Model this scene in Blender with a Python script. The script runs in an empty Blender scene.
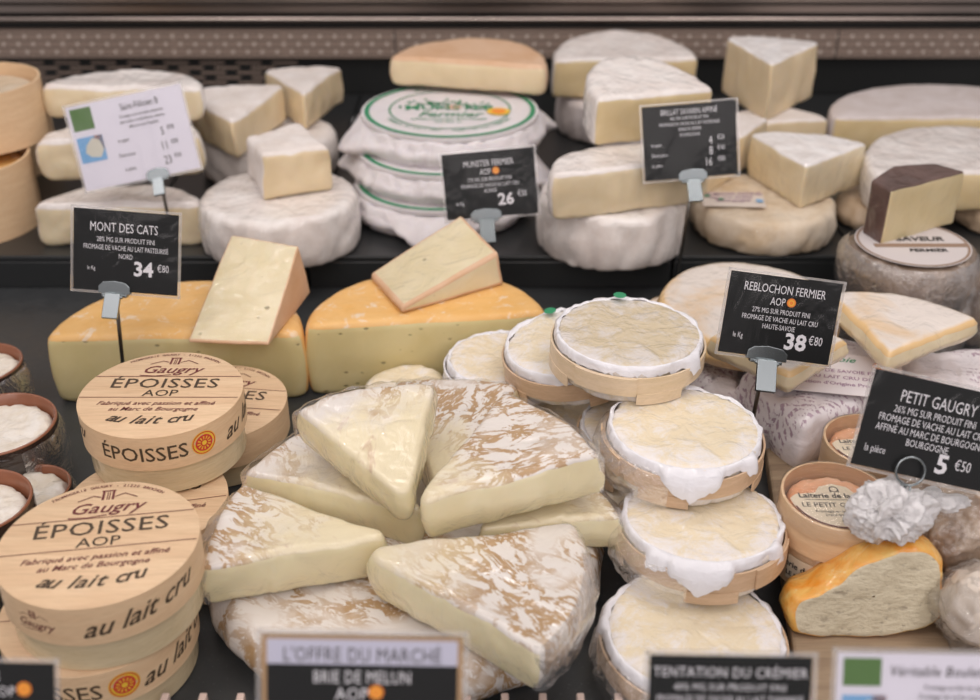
import bpy, bmesh, math, random
from mathutils import Vector, Matrix, noise
PI = math.pi
R_ = math.radians
scn = bpy.context.scene
C = scn.collection
random.seed(7)

# ---------------------------------------------------------------- camera
CAMZ, PITCH, F = 0.50, R_(30), 1110.0
cd = bpy.data.cameras.new('camera'); cam = bpy.data.objects.new('camera', cd); C.objects.link(cam)
cam.location = (0, 0, CAMZ); cam.rotation_euler = (PI/2 - PITCH, 0, 0)
cd.sensor_width = 36; cd.lens = F/980*36; cd.clip_start = .02
cd.dof.use_dof = True; cd.dof.focus_distance = .755; cd.dof.aperture_fstop = 5.4
scn.camera = cam
scn.view_settings.view_transform = 'Standard'; scn.view_settings.look = 'None'
scn.view_settings.exposure = 0.14; scn.view_settings.gamma = 1
scn.view_settings.use_curve_mapping = False

def ray(px, py):
    u = 350-py; s, c = math.sin(PITCH), math.cos(PITCH)
    return Vector((px-490, F*c+u*s, -F*s+u*c))
def at(px, py, z):                       # the point of height z seen at a pixel
    d = ray(px, py); return Vector((0, 0, CAMZ)) + d*((CAMZ-z)/-d.z)
def tt(px, py, z): return (CAMZ-z)/-ray(px, py).z          # metres per pixel there
def rs(py, z):                             # size correction between a first survey of the counter and this one
    u = 350-py; return ((CAMZ-z)/(F*.5-.86603*u))/((.56-z)/(F*.57358-.81915*u))
def aty(px, py, y): d = ray(px, py); return Vector((0, 0, CAMZ)) + d*(y/d.y)

# ---------------------------------------------------------------- objects
def thing(name, label, cat, loc=(0, 0, 0), rot=(0, 0, 0), group=None):
    o = bpy.data.objects.new(name, None); C.objects.link(o); o.empty_display_size = .01
    o.location = loc; o.rotation_euler = rot
    return tag(o, label, cat, group)
def tag(o, label, cat, group=None):
    o['label'] = label; o['category'] = cat
    if group: o['group'] = group
    return o
def fractal(p, s, seed, oct=3):
    v = Vector(); a = 1.0
    for k in range(oct):
        v += noise.noise_vector(p*s+Vector((seed*3.1, seed*1.7, seed*.9+k*5)))*a
        s *= 2.1; a *= .5
    return v

class MB:
    def __init__(s): s.v = []; s.f = []; s.m = []; s.nrm = None
    def add(s, vs, fs, m=0, xf=None):
        b = len(s.v)
        s.v += [(xf @ Vector(v)) if xf else Vector(v) for v in vs]
        s.f += [tuple(i+b for i in f) for f in fs]
        s.m += list(m) if isinstance(m, (list, tuple)) else [m]*len(fs)
        return s
    def box(s, x0, x1, y0, y1, z0, z1, m=0, xf=None):
        vs = [(x, y, z) for x in (x0, x1) for y in (y0, y1) for z in (z0, z1)]
        return s.add(vs, [(0,1,3,2),(4,6,7,5),(0,4,5,1),(2,3,7,6),(0,2,6,4),(1,5,7,3)], m, xf)
    def tube(s, pts, r, m=0, seg=10, xf=None, closed=False):
        vs = []; n = len(pts); pts = [Vector(p) for p in pts]
        for i, p in enumerate(pts):
            a = pts[(i-1) % n] if (closed or i) else p
            b = pts[(i+1) % n] if (closed or i < n-1) else p
            d = (b-a).normalized(); q = d.orthogonal() if i == 0 else (q - d*q.dot(d))
            q = q.normalized(); w = d.cross(q); rr = r[i] if isinstance(r, (list, tuple)) else r
            vs += [p+(q*math.cos(2*PI*k/seg)+w*math.sin(2*PI*k/seg))*rr for k in range(seg)]
        fs = []
        for i in range(n if closed else n-1):
            j = (i+1) % n
            fs += [(i*seg+k, i*seg+(k+1) % seg, j*seg+(k+1) % seg, j*seg+k) for k in range(seg)]
        if not closed: fs += [tuple(range(seg))[::-1], tuple((n-1)*seg+k for k in range(seg))]
        return s.add(vs, fs, m, xf)
    def lathe(s, prof, m=0, seg=64, xf=None, ms=None, disp=0, ds=40, seed=0, close=True):
        vs = []; fs = []; mm = []; n = len(prof)
        for (r, z) in prof:
            for k in range(seg):
                a = 2*PI*k/seg; v = Vector((r*math.cos(a), r*math.sin(a), z))
                if disp: v += fractal(v, ds, seed)*disp
                vs.append(v)
        for i in range(n-1):
            for k in range(seg):
                fs.append((i*seg+k, i*seg+(k+1) % seg, (i+1)*seg+(k+1) % seg, (i+1)*seg+k)); mm.append(ms[i] if ms else m)
        return s.add(vs, fs, mm, xf)
    def build(s, name, mats, parent=None, smooth=True, bevel=0, angle=None):
        me = bpy.data.meshes.new(name); me.from_pydata([tuple(v) for v in s.v], [], s.f)
        mats = mats if isinstance(mats, (list, tuple)) else [mats]
        for m in mats: me.materials.append(m)
        me.polygons.foreach_set('material_index', s.m)
        me.polygons.foreach_set('use_smooth', [smooth]*len(s.f))
        if angle and smooth: me.set_sharp_from_angle(angle=R_(angle))
        me.validate(); me.update()
        o = bpy.data.objects.new(name, me); C.objects.link(o)
        if parent: o.parent = parent
        if bevel:
            b = o.modifiers.new('bevel', 'BEVEL'); b.width = bevel; b.segments = 2; b.limit_method = 'ANGLE'
        if s.nrm: me.normals_split_custom_set_from_vertices([tuple(n) for n in s.nrm])
        return o
def structure(name, mb, m, **k):
    o = mb.build(name, m, **k); o['kind'] = 'structure'; return o

# ---------------------------------------------------------------- outlines  (x, y, tag of the side that follows)
def resample(segs, n, smooth=3):
    """segs: list of (point list, tag) laid end to end (closed, counter-clockwise)"""
    P = []
    for pts, tg in segs:
        for i in range(len(pts)-1): P.append((Vector(pts[i]), Vector(pts[i+1]), tg))
    L = sum((b-a).length for a, b, t in P); out = []; d = 0; acc = 0; it = iter(P); a, b, t = next(it); l = (b-a).length
    for k in range(n):
        d = L*k/n
        while acc+l < d-1e-9:
            acc += l; a, b, t = next(it); l = (b-a).length
        p = a.lerp(b, (d-acc)/l if l else 0); out.append([p, t])
    for _ in range(smooth):
        q = [p for p, t in out]
        for i in range(n): out[i][0] = (q[i-1]+q[i]*2+q[(i+1) % n])/4
    return [(p.x, p.y, t) for p, t in out]
def circle(r, n=88, e=1.0): return [(r*math.cos(2*PI*k/n), r*e*math.sin(2*PI*k/n), 0) for k in range(n)]
def half(r, n=100, d=1.0, smooth=4, skew=0):   # flat cut side on y = 0 facing -y, the rind arc behind
    arc = [(r*math.cos(PI*k/30), r*d*math.sin(PI*k/30)+skew*math.cos(PI*k/30)) for k in range(31)]
    return resample([([(-r, -skew), (r, skew)], 1), (arc, 0)], n, smooth)
def wedge(r, ha, n=100, smooth=3, tipcut=0.0, bow=0.0):        # tip at the origin, opening towards +x, half angle ha
    a = R_(ha); arc = [(r*math.cos(-a+2*a*k/16), r*math.sin(-a+2*a*k/16)) for k in range(17)]
    if bow: arc = [(x*(1-bow*(abs(y)/(r*math.sin(a)))**2), y) for x, y in arc]
    t = tipcut
    if t: tip = [(t*math.cos(a), t*math.sin(a)), (t*math.cos(a), -t*math.sin(a))]; segs = [(arc, 0), ([arc[-1], tip[0]], 1), (tip, 1), ([tip[1], arc[0]], 1)]
    else: segs = [(arc, 0), ([arc[-1], (0, 0)], 1), ([(0, 0), arc[0]], 1)]
    return resample(segs, n, smooth)
def poly(pts, tags, n=100, smooth=3):
    return resample([([pts[i], pts[(i+1) % len(pts)]], tags[i]) for i in range(len(pts))], n, smooth)

def solid(out, h, bevel=.006, ins=7, side=5, bulge=0, disp=0, ds=35, seed=0, topf=None, toptag=0, bottag=0, crease=0, ringtags=None, sink=0):
    n = len(out); cx = sum(p[0] for p in out)/n; cy = sum(p[1] for p in out)/n; c = Vector((cx, cy))
    prof = []                                              # (inset distance, inner fraction, z, kind)
    b = bevel
    for k in range(3): prof.append((b, 1-(k/3)**.7 if k else .999, 0, 'bot'))
    for k in range(4):
        a = PI/2*k/3; prof.append((b*(1-math.sin(a)), 0, b*.6*(1-math.cos(a)), 'side'))
    for k in range(1, side): prof.append((-bulge*math.sin(PI*k/side), 0, b*.6+(h-1.6*b)*k/side, 'side'))
    for k in range(4):
        a = PI/2*k/3; prof.append((b*(1-math.cos(a)), 0, h-b+b*math.sin(a), 'edge'))
    for k in range(1, ins+1): prof.append((b, min(.999, k/ins), h, 'top'))
    vs = []
    for (d, f, z, kd) in prof:
        for (x, y, t) in out:
            p = Vector((x, y)); r = (p-c); L = r.length
            q = c + r*max(.02, 1-d/L)*(1-f)
            zz = z
            w = z/h
            if topf: zz = z*topf(q.x, q.y)
            if sink and kd == 'top': zz -= sink*min(1, f*3)
            v = Vector((q.x, q.y, zz))
            if disp:
                dv = fractal(v, ds, seed)*disp
                if kd == 'bot': dv.z = 0
                v += dv
            if crease and kd != 'bot':
                m_ = abs(noise.noise(Vector((v.x, v.y, v.z*.5))*ds*1.6+Vector((seed, 7, 3))))
                out_ = (r/L); v += Vector((out_.x, out_.y, 0))*(-crease*max(0, .18-m_)/.18)*(1 if kd in('side', 'edge') else .2)
                if kd == 'top': v.z -= crease*.5*max(0, .15-m_)/.15
            v.z = max(v.z, 0)
            vs.append(v)
    mb = MB(); fs = []; tg = []
    for i in range(len(prof)-1):
        for k in range(n):
            fs.append((i*n+k, i*n+(k+1) % n, (i+1)*n+(k+1) % n, (i+1)*n+k))
            kd = prof[i+1][3]
            if kd == 'bot' or i < 3: tg.append(bottag)
            elif kd in ('side',): tg.append(out[k][2])
            elif kd == 'edge': tg.append(out[k][2] if i < len(prof)-ins-3 else toptag)
            else: tg.append(ringtags[i-(len(prof)-1-ins)] if ringtags else toptag)
    fs.append(tuple(range(n))[::-1]); tg.append(bottag)
    b0 = (len(prof)-1)*n; fs.append(tuple(b0+k for k in range(n))); tg.append(tg[-2] if not ringtags else ringtags[-1])
    mb.add(vs, fs, tg)
    return mb
def emit(mb, names, mats, parent):
    """one child mesh per tag, sharing the smooth normals of the whole"""
    me = bpy.data.meshes.new('t'); me.from_pydata([tuple(v) for v in mb.v], [], mb.f); me.update()
    nn = [Vector(v.normal) for v in me.vertices]; bpy.data.meshes.remove(me); res = []
    for tg, nm in enumerate(names):
        if nm is None: continue
        fs = [f for f, t in zip(mb.f, mb.m) if t == tg]
        if not fs: continue
        used = sorted({i for f in fs for i in f}); idx = {j: i for i, j in enumerate(used)}
        s = MB(); s.add([mb.v[j] for j in used], [tuple(idx[i] for i in f) for f in fs]); s.nrm = [nn[j] for j in used]
        res.append(s.build(nm, mats[tg], parent))
    return res

# ---------------------------------------------------------------- text
_tc = {}
def text2d(s, size=1, shear=0, bold=0, align='CENTER', sx=1.0, spacing=1.0):
    key = (s, shear, bold, align, spacing)
    if key not in _tc:
        cu = bpy.data.curves.new('t', 'FONT'); cu.body = s; cu.size = 1; cu.shear = shear; cu.offset = bold
        cu.align_x = align; cu.resolution_u = 2; cu.space_character = spacing
        ob = bpy.data.objects.new('t', cu); me = bpy.data.meshes.new_from_object(ob)
        _tc[key] = ([tuple(v.co) for v in me.vertices], [tuple(p.vertices) for p in me.polygons])
        bpy.data.objects.remove(ob); bpy.data.curves.remove(cu); bpy.data.meshes.remove(me)
    vs, fs = _tc[key]
    return [(x*size*sx, y*size, 0) for x, y, z in vs], fs
def disc2d(r, n=28, r0=0):
    if r0: return [(q*math.cos(2*PI*k/n), q*math.sin(2*PI*k/n), 0) for q in (r0, r) for k in range(n)], [(k, (k+1) % n, n+(k+1) % n, n+k) for k in range(n)]
    return [(r*math.cos(2*PI*k/n), r*math.sin(2*PI*k/n), 0) for k in range(n)], [tuple(range(n))]
def arc_text(mb, s, r, size, a0, m, z, bold=.01, step=None, inward=False, shear=0):
    n = len(s); step = step or size*.62/r
    for i, ch in enumerate(s):
        if ch == ' ': continue
        a = a0 - (i-(n-1)/2)*step if not inward else a0 + (i-(n-1)/2)*step
        vs, fs = text2d(ch, size, shear, bold)
        xf = Matrix.Translation((r*math.cos(a), r*math.sin(a), z)) @ Matrix.Rotation(a-PI/2 if not inward else a+PI/2, 4, 'Z')
        mb.add(vs, fs, m, xf)
def wrap_on(mb, vs, fs, r, ang, zc, m, off=.0002):   # lettering bent round a cylinder, centred at angle ang
    v2 = []
    for x, y, z in vs:
        a = ang + x/r; v2.append(((r+off)*math.cos(a), (r+off)*math.sin(a), zc+y))
    mb.add(v2, fs, m)
# ---------------------------------------------------------------- materials
class NT:
    def __init__(s, name, base=(.8, .8, .8), rough=.5, **kw):
        s.mat = bpy.data.materials.new(name); s.mat.use_nodes = True; s.t = s.mat.node_tree; s.b = s.t.nodes['Principled BSDF']
        s.b.inputs['Base Color'].default_value = (*base, 1); s.b.inputs['Roughness'].default_value = rough
        for k, v in kw.items(): s.b.inputs[k.replace('_', ' ')].default_value = v
        s.co = None
    def n(s, ty, ins=None, **props):
        o = s.t.nodes.new(ty)
        for k, v in props.items(): setattr(o, k, v)
        for k, v in (ins or {}).items():
            if hasattr(v, 'is_output'): s.t.links.new(v, o.inputs[k])
            else: o.inputs[k].default_value = v
        return o
    def coord(s, scale=(1, 1, 1), rot=(0, 0, 0)):
        c = s.n('ShaderNodeTexCoord').outputs['Object']
        return s.n('ShaderNodeMapping', {'Vector': c, 'Scale': scale, 'Rotation': rot}).outputs[0]
    def noise(s, scale, detail=4, rough=.55, dist=0, vec=None, map=(1, 1, 1)):
        return s.n('ShaderNodeTexNoise', {'Vector': vec or s.coord(map), 'Scale': scale, 'Detail': detail, 'Roughness': rough, 'Distortion': dist}).outputs[0]
    def ramp(s, fac, stops, interp='LINEAR'):
        r = s.n('ShaderNodeValToRGB', {'Fac': fac}); cr = r.color_ramp; cr.interpolation = interp
        while len(cr.elements) < len(stops): cr.elements.new(.5)
        for e, (p, c) in zip(cr.elements, stops):
            e.position = p; e.color = (*c, 1) if isinstance(c, tuple) else (c, c, c, 1)
        return r.outputs[0]
    def mix(s, f, a, b):
        m = s.n('ShaderNodeMix', data_type='RGBA')
        for sock, v in ((m.inputs[0], f), (m.inputs[6], a), (m.inputs[7], b)):
            if hasattr(v, 'is_output'): s.t.links.new(v, sock)
            else: sock.default_value = (*v, 1) if isinstance(v, tuple) else v
        return m.outputs[2]
    def math(s, op, a, b=0.0, clamp=False):
        return s.n('ShaderNodeMath', {0: a, 1: b}, operation=op, use_clamp=clamp).outputs[0]
    def set(s, k, v): s.t.links.new(v, s.b.inputs[k]); return s
    def bump(s, h, strength=.3, dist=.001, sock='Normal', prev=None):
        ins = {'Height': h, 'Strength': strength, 'Distance': dist}
        if prev: ins['Normal'] = prev
        o = s.n('ShaderNodeBump', ins).outputs[0]; s.set(sock, o); return o
    def film(s, weight=1.0, scale=38, strength=.9, rough=.08):     # clinging plastic film: a wrinkled clear coat
        s.b.inputs['Coat Weight'].default_value = weight; s.b.inputs['Coat Roughness'].default_value = rough
        a = s.noise(scale, 3, .5, 1.2); b = s.noise(scale*3.2, 2, .5, .6, map=(1, .35, 1))
        s.bump(s.math('ADD', a, s.math('MULTIPLY', b, .25)), strength, .006, 'Coat Normal'); return s
    def sss(s, w=.25, r=(.6, .4, .2), sc=.008):
        s.b.inputs['Subsurface Weight'].default_value = w; s.b.inputs['Subsurface Radius'].default_value = r; s.b.inputs['Subsurface Scale'].default_value = sc; return s

def m_bloom(name, a=(.74, .68, .63), b=(.62, .53, .46), film=0, scale=28, lo=.35, hi=.62):
    t = NT(name, rough=.75); n = t.noise(scale, 6, .65, .3)
    f2 = t.noise(140, 3, .7)
    c = t.mix(t.ramp(n, [(lo, 0.0), (hi, 1.0)]), b, a)
    t.set('Base Color', t.mix(t.ramp(f2, [(.35, .12), (.6, 0.0)]), c, (.5, .42, .34)))
    t.bump(t.math('ADD', n, t.math('MULTIPLY', f2, .4)), .5, .0012)
    if film: t.film(film)
    return t.mat
def m_paste(name, c=(.68, .56, .35), c2=(.62, .49, .28), holes=0, film=0, scale=30):
    t = NT(name, rough=.45).sss(); n = t.noise(scale, 4, .5, .4)
    col = t.mix(t.ramp(n, [(.3, 0.0), (.7, 1.0)]), c2, c)
    h = n
    if holes:
        v = t.n('ShaderNodeTexVoronoi', {'Vector': t.coord((1, 1, 1.8)), 'Scale': holes, 'Randomness': 1.0}).outputs['Distance']
        sel = t.noise(holes*.6, 1)
        hole = t.math('MULTIPLY', t.ramp(v, [(.10, 1.0), (.17, 0.0)]), t.ramp(sel, [(.52, 0.0), (.56, 1.0)]))
        col = t.mix(hole, col, tuple(x*.5 for x in c2)); h = t.math('SUBTRACT', n, t.math('MULTIPLY', hole, 1.5))
    t.set('Base Color', col); t.bump(h, .35, .0012)
    if film: t.film(film)
    return t.mat
def m_rind(name, a, b, spots=None, film=0, scale=22):
    t = NT(name, rough=.6); n = t.noise(scale, 5, .6, .5); f = t.noise(170, 3, .6)
    c = t.mix(t.ramp(n, [(.35, 0.0), (.68, 1.0)]), a, b)
    if spots: c = t.mix(t.ramp(t.noise(55, 5, .7, .8), [(.56, 0.0), (.66, .8)]), c, spots)
    t.set('Base Color', c); t.bump(t.math('ADD', n, t.math('MULTIPLY', f, .5)), .5, .001)
    if film: t.film(film)
    return t.mat
def m_wood(name, a=(.66, .47, .29), b=(.56, .37, .21), along=(1, 12, 12), rough=.55, scale=9, film=0, cyl=False):
    t = NT(name, rough=rough)
    n = t.noise(scale, 6, .6, .6, map=along); f = t.noise(scale*7, 3, .6, 0, map=along)
    c = t.mix(t.ramp(n, [(.3, 0.0), (.7, 1.0)]), b, a)
    c = t.mix(t.ramp(f, [(.45, .0), (.75, .35)]), c, tuple(x*.72 for x in b))
    t.set('Base Color', c); t.bump(f, .25, .0006)
    if film: t.film(film, 30, .6)
    return t.mat
def m_brie(name, wedge=False, film=1.0, cream0=.03, cream1=.10, seed=0, dense=.5):
    t = NT(name, rough=.6)
    co = t.coord((1, 1, 1), (0, 0, .5))
    off = t.n('ShaderNodeVectorMath', {0: co, 1: (seed*.37, seed*.21, 0)}, operation='ADD').outputs[0]
    st = t.n('ShaderNodeMapping', {'Vector': off, 'Scale': (1, 2.0, 1)}).outputs[0]
    n1 = t.noise(44, 7, .66, .6, vec=st); n2 = t.noise(16, 4, .6, .5, vec=off)
    net = t.math('ABSOLUTE', t.math('SUBTRACT', n1, .5))
    k = t.math('MULTIPLY', t.ramp(net, [(.034, 1.0), (.062, 0.0)]), t.ramp(n2, [(dense-.09, 0.0), (dense+.07, 1.0)]))
    white = t.mix(n2, (.66, .60, .54), (.80, .76, .72))
    brown = t.mix(t.noise(90, 3), (.34, .20, .09), (.52, .34, .17))
    c = t.mix(k, white, brown)
    if wedge:
        x = t.n('ShaderNodeSeparateXYZ', {0: t.n('ShaderNodeTexCoord').outputs['Object']}).outputs[0]
        g = t.math('ADD', x, t.math('MULTIPLY', t.math('SUBTRACT', t.noise(30, 5, .65, 1.0, vec=off), .5), .10))
        g = t.n('ShaderNodeMapRange', {'Value': g, 'From Min': cream0, 'From Max': cream1}).outputs[0]
        cream = t.mix(t.noise(20), (.80, .71, .50), (.72, .62, .40))
        blot = t.ramp(t.noise(38, 4, .6, 1.0, vec=st), [(.60, 0.0), (.68, .55)])
        c = t.mix(g, t.mix(blot, cream, (.52, .34, .22)), c)
    t.set('Base Color', c)
    t.bump(t.math('ADD', t.math('MULTIPLY', n1, .8), n2), .7, .002)
    if film: t.film(film, 24, .7, .11)
    return t.mat
def m_plain(name, c, rough=.6, metal=0, **kw):
    return NT(name, c, rough, Metallic=metal, **kw).mat
def m_film(name, tint=(1, 1, 1), haze=.12, scale=60, lo=.06):
    t = NT(name); nt = t.t; nt.nodes.remove(t.b); out = nt.nodes['Material Output']
    bn = t.noise(scale, 4, .6, 1.5); bp = t.n('ShaderNodeBump', {'Height': bn, 'Strength': .8, 'Distance': .004}).outputs[0]
    tr = t.n('ShaderNodeBsdfTransparent', {'Color': (*tint, 1)}).outputs[0]
    gl = t.n('ShaderNodeBsdfGlossy', {'Color': (1, 1, 1, 1), 'Roughness': .12, 'Normal': bp}).outputs[0]
    df = t.n('ShaderNodeBsdfDiffuse', {'Color': (.9, .88, .87, 1), 'Normal': bp}).outputs[0]
    df = t.n('ShaderNodeAddShader', {0: t.n('ShaderNodeMixShader', {0: .5, 1: df, 2: t.n('ShaderNodeBsdfTranslucent', {'Color': (.9, .88, .87, 1)}).outputs[0]}).outputs[0], 1: t.n('ShaderNodeBsdfDiffuse', {'Color': (.0, .0, .0, 1)}).outputs[0]}).outputs[0]
    fr = t.n('ShaderNodeFresnel', {'IOR': 1.5, 'Normal': bp}).outputs[0]
    m1 = t.n('ShaderNodeMixShader', {0: haze, 1: tr, 2: df}).outputs[0]
    m2 = t.n('ShaderNodeMixShader', {0: t.math('ADD', t.math('MULTIPLY', fr, .5), lo, True), 1: m1, 2: gl}).outputs[0]
    nt.links.new(m2, out.inputs[0]); return t.mat

BLOOM = m_bloom('white_bloomy_rind', (.82, .77, .74), (.72, .65, .60))
BLOOMF = m_bloom('white_bloomy_rind_under_film', (.82, .78, .75), (.72, .65, .61), film=1)
BLOOMW = m_bloom('bright_white_rind', (.86, .84, .83), (.76, .71, .68), film=.6, scale=40)
OLDBLOOM = m_bloom('beige_wrinkled_rind', (.74, .64, .51), (.60, .46, .30), film=.5, scale=24)
GREYBLOOM = m_bloom('grey_white_scored_rind', (.66, .60, .59), (.56, .49, .46))
PASTE = m_paste('pale_cream_paste', (.78, .64, .43), (.70, .56, .35))
PASTEF = m_paste('pale_cream_paste_under_film', (.77, .66, .46), (.68, .56, .36), film=.7)
PASTEY = m_paste('yellow_cream_paste', (.74, .60, .36), (.66, .51, .27), film=.4)
MONT = m_paste('semi_firm_paste', (.68, .58, .31), (.60, .50, .24), holes=70)
MONTW = m_paste('semi_firm_paste_under_film', (.74, .65, .45), (.66, .56, .34), holes=60, film=1)
ORANGE = m_rind('orange_washed_rind', (.75, .42, .12), (.80, .50, .20), (.78, .66, .52), film=.25)
ORANGEP = m_rind('pinkish_tan_rind', (.62, .38, .22), (.71, .49, .33))
DARKR = m_rind('dark_brown_rind', (.085, .045, .035), (.15, .085, .07), film=.7)
TANR = m_rind('tan_rind', (.52, .38, .25), (.64, .50, .36), film=.5)
HARD = m_paste('golden_firm_paste', (.70, .59, .36), (.64, .52, .29), film=.35)
t = NT('floury_orange_rind', rough=.6); n = t.noise(16, 5, .6, .5); nz = t.n('ShaderNodeSeparateXYZ', {0: t.n('ShaderNodeTexCoord').outputs['Normal']}).outputs[2]
fl = t.mix(t.ramp(n, [(.36, 0.0), (.52, 1.0)]), (.70, .53, .36), (.73, .66, .60))
t.set('Base Color', t.mix(t.ramp(t.math('ADD', nz, t.math('MULTIPLY', t.math('SUBTRACT', n, .5), .3)), [(.80, 0.0), (.97, 1.0)]), t.mix(n, (.72, .45, .18), (.82, .60, .32)), fl))
t.bump(n, .4, .001); t.film(.9); REB = t.mat
REBR = m_rind('orange_edge_rind', (.72, .47, .20), (.80, .62, .38), film=.8)
CREAMR = m_rind('cream_mottled_rind', (.80, .66, .41), (.80, .74, .66), (.84, .82, .81), film=.7, scale=48)
WOOD = m_wood('pale_poplar_lid', (.78, .57, .36), (.66, .44, .26), along=(1.2, 11, 5), scale=7, film=.15)
WOODS = m_wood('pale_poplar_rim', (.80, .59, .37), (.72, .49, .29), along=(2, 2, 18), scale=10)
WOODB = m_wood('cloudy_poplar_base', (.72, .60, .39), (.62, .49, .29), along=(2, 2, 22), scale=9, film=.8)
HOOP = m_wood('spruce_hoop', (.70, .50, .33), (.58, .39, .24), along=(5, 5, 30), scale=8, film=.45)
HOOPP = m_wood('pale_spruce_hoop', (.78, .62, .45), (.70, .54, .34), along=(5, 5, 30), scale=8, film=.5)
BOARD = m_wood('grey_oak_board', (.38, .28, .18), (.22, .15, .095), along=(1.0, 14, 6), scale=8, rough=.6)
t = NT('black_slate', (.03, .032, .034), .38); n = t.noise(60, 5, .7); f = t.noise(420, 2, .6)
t.set('Base Color', t.mix(t.ramp(f, [(.66, 0.0), (.74, .5)]), t.mix(n, (.026, .029, .031), (.046, .049, .051)), (.16, .16, .16)))
t.bump(n, .25, .0008); t.set('Roughness', t.ramp(n, [(.3, .3), (.7, .5)])); SLATE = t.mat
BLACKG = m_plain('black_gloss_shelf', (.022, .024, .025), .3)
BLACKW = m_plain('dark_case_wall', (.012, .013, .013), .4)
t = NT('brushed_steel', (.46, .39, .35), .3, Metallic=1.0); t.bump(t.noise(30, 3, .5, 0, map=(.3, 30, 30)), .15, .0005); STEEL = t.mat
VENT = m_plain('warm_grey_vent_metal', (.33, .25, .205), .45, .3)
VENTD = m_plain('vent_dot_metal', (.75, .65, .57), .4, .1)
CHROME = m_plain('chrome', (.27, .30, .31), .25, 1.0)
STEM = m_plain('dark_steel_rod', (.20, .19, .18), .3, 1.0)
CARD = m_plain('black_sign_card', (.012, .013, .0135), .6, 0, Specular_IOR_Level=.2)
INK = m_plain('white_sign_print', (.78, .77, .80), .6)
WCARD = m_plain('white_sign_card', (.74, .72, .80), .5)
DINK = m_plain('dark_print', (.05, .045, .045), .6)
BURG = m_plain('burgundy_print', (.15, .03, .03), .6)
BRINK = m_plain('dark_brown_print', (.07, .045, .025), .6)
GREEN = m_plain('green_print', (.03, .26, .12), .6)
GSQ = m_plain('leaf_green_print', (.10, .20, .06), .6)
BLUE = m_plain('light_blue_print', (.20, .42, .68), .6)
PINK = m_plain('salmon_print', (.75, .42, .33), .6)
MAPC = m_plain('pale_map_print', (.62, .60, .52), .6)
ORG = m_plain('orange_print', (.85, .26, .03), .5)
YEL = m_plain('yellow_print', (.85, .55, .05), .5)
RED = m_plain('red_print', (.62, .05, .03), .5)
GOLD = m_plain('tan_border_print', (.42, .27, .14), .5)
LILAC = m_plain('pale_lilac_print', (.55, .55, .66), .5)
PURP = m_plain('mauve_print', (.36, .22, .32), .6)
SLEEVE = m_film('clear_plastic_sleeve', haze=.25, scale=5, lo=.03)
FILM = m_film('loose_clear_film', haze=.10, scale=70)
t = NT('bunched_clear_film', (.97, .95, .95), .3, Coat_Weight=1.0, Coat_Roughness=.1, Alpha=.9); n = t.noise(160, 6, .75, 1.0); t.bump(n, 1.0, .003); FILMW = t.mat
t = NT('white_waxed_paper', (.74, .70, .71), .55).sss(.1); n = t.noise(24, 5, .6, 1.5); t.set('Base Color', t.mix(n, (.66, .61, .62), (.80, .77, .78))); t.bump(n, .8, .004); PAPER = t.mat
t = NT('crisp_white_paper', (.80, .79, .82), .5); n = t.noise(45, 4, .55, 1.2); t.bump(n, .7, .003); t.film(.7); FRILL = t.mat
# printed paper: rows of small mauve print
t = NT('printed_paper', (.78, .73, .74), .5); co = t.coord((1, 1, 1), (0, 0, .35))
sp = t.n('ShaderNodeSeparateXYZ', {0: co}).outputs
row = t.math('FRACT', t.math('MULTIPLY', t.math('SUBTRACT', sp[1], sp[2]), 175.0))
br = t.math('MULTIPLY', t.math('GREATER_THAN', row, .25), t.math('LESS_THAN', row, .72))
ltr = t.ramp(t.noise(520, 2, .6, 0, map=(1, .3, .3)), [(.47, 0.0), (.52, 1.0)])
k = t.math('MULTIPLY', t.math('MULTIPLY', br, ltr), t.ramp(t.noise(26, 1), [(.44, 0.0), (.47, .75)]))
t.set('Base Color', t.mix(k, t.mix(t.noise(14), (.72, .65, .67), (.82, .78, .78)), (.30, .16, .24)))
t.bump(t.noise(28, 4, .6, 1.2), .7, .003); t.film(.8); PRINTED = t.mat
t = NT('terracotta', (.28, .09, .04), .35, Coat_Weight=.6, Coat_Roughness=.15); t.set('Base Color', t.mix(t.noise(50), (.19, .065, .03), (.34, .13, .065))); TERRA = t.mat
GLAZE = NT('dark_brown_glaze', (.035, .02, .016), .2, Coat_Weight=1.0, Coat_Roughness=.08).film(1, 40, .8).mat
FRESH = m_bloom('curdy_white_rind', (.80, .76, .70), (.70, .62, .50), film=.5, scale=50)
SALMON = m_rind('salmon_washed_rind', (.80, .36, .17), (.84, .55, .36), film=.7, scale=30)
BOUL = m_rind('annatto_orange_rind', (.80, .29, .015), (.82, .54, .15), (.80, .68, .36), film=1, scale=60)
t = NT('crumbly_grey_cream_paste', (.62, .55, .36), .6); n = t.noise(70, 6, .7, .5); f = t.noise(240, 3, .7, 0, map=(.45, 1, 1))
c = t.mix(t.ramp(n, [(.3, 0.0), (.65, 1.0)]), (.58, .51, .36), (.72, .65, .48)); c = t.mix(t.ramp(f, [(.30, .75), (.42, 0.0)]), c, (.30, .25, .18))
c = t.mix(t.ramp(t.noise(34, 3, .5, .6), [(.63, 0.0), (.69, .8)]), c, (.80, .42, .08))
t.set('Base Color', c); t.bump(t.math('ADD', n, f), .7, .002); t.film(.2); BPASTE = t.mat
BROWNW = m_rind('beige_lump_under_film', (.36, .23, .14), (.58, .45, .33), (.70, .60, .50), film=1, scale=40)

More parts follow.
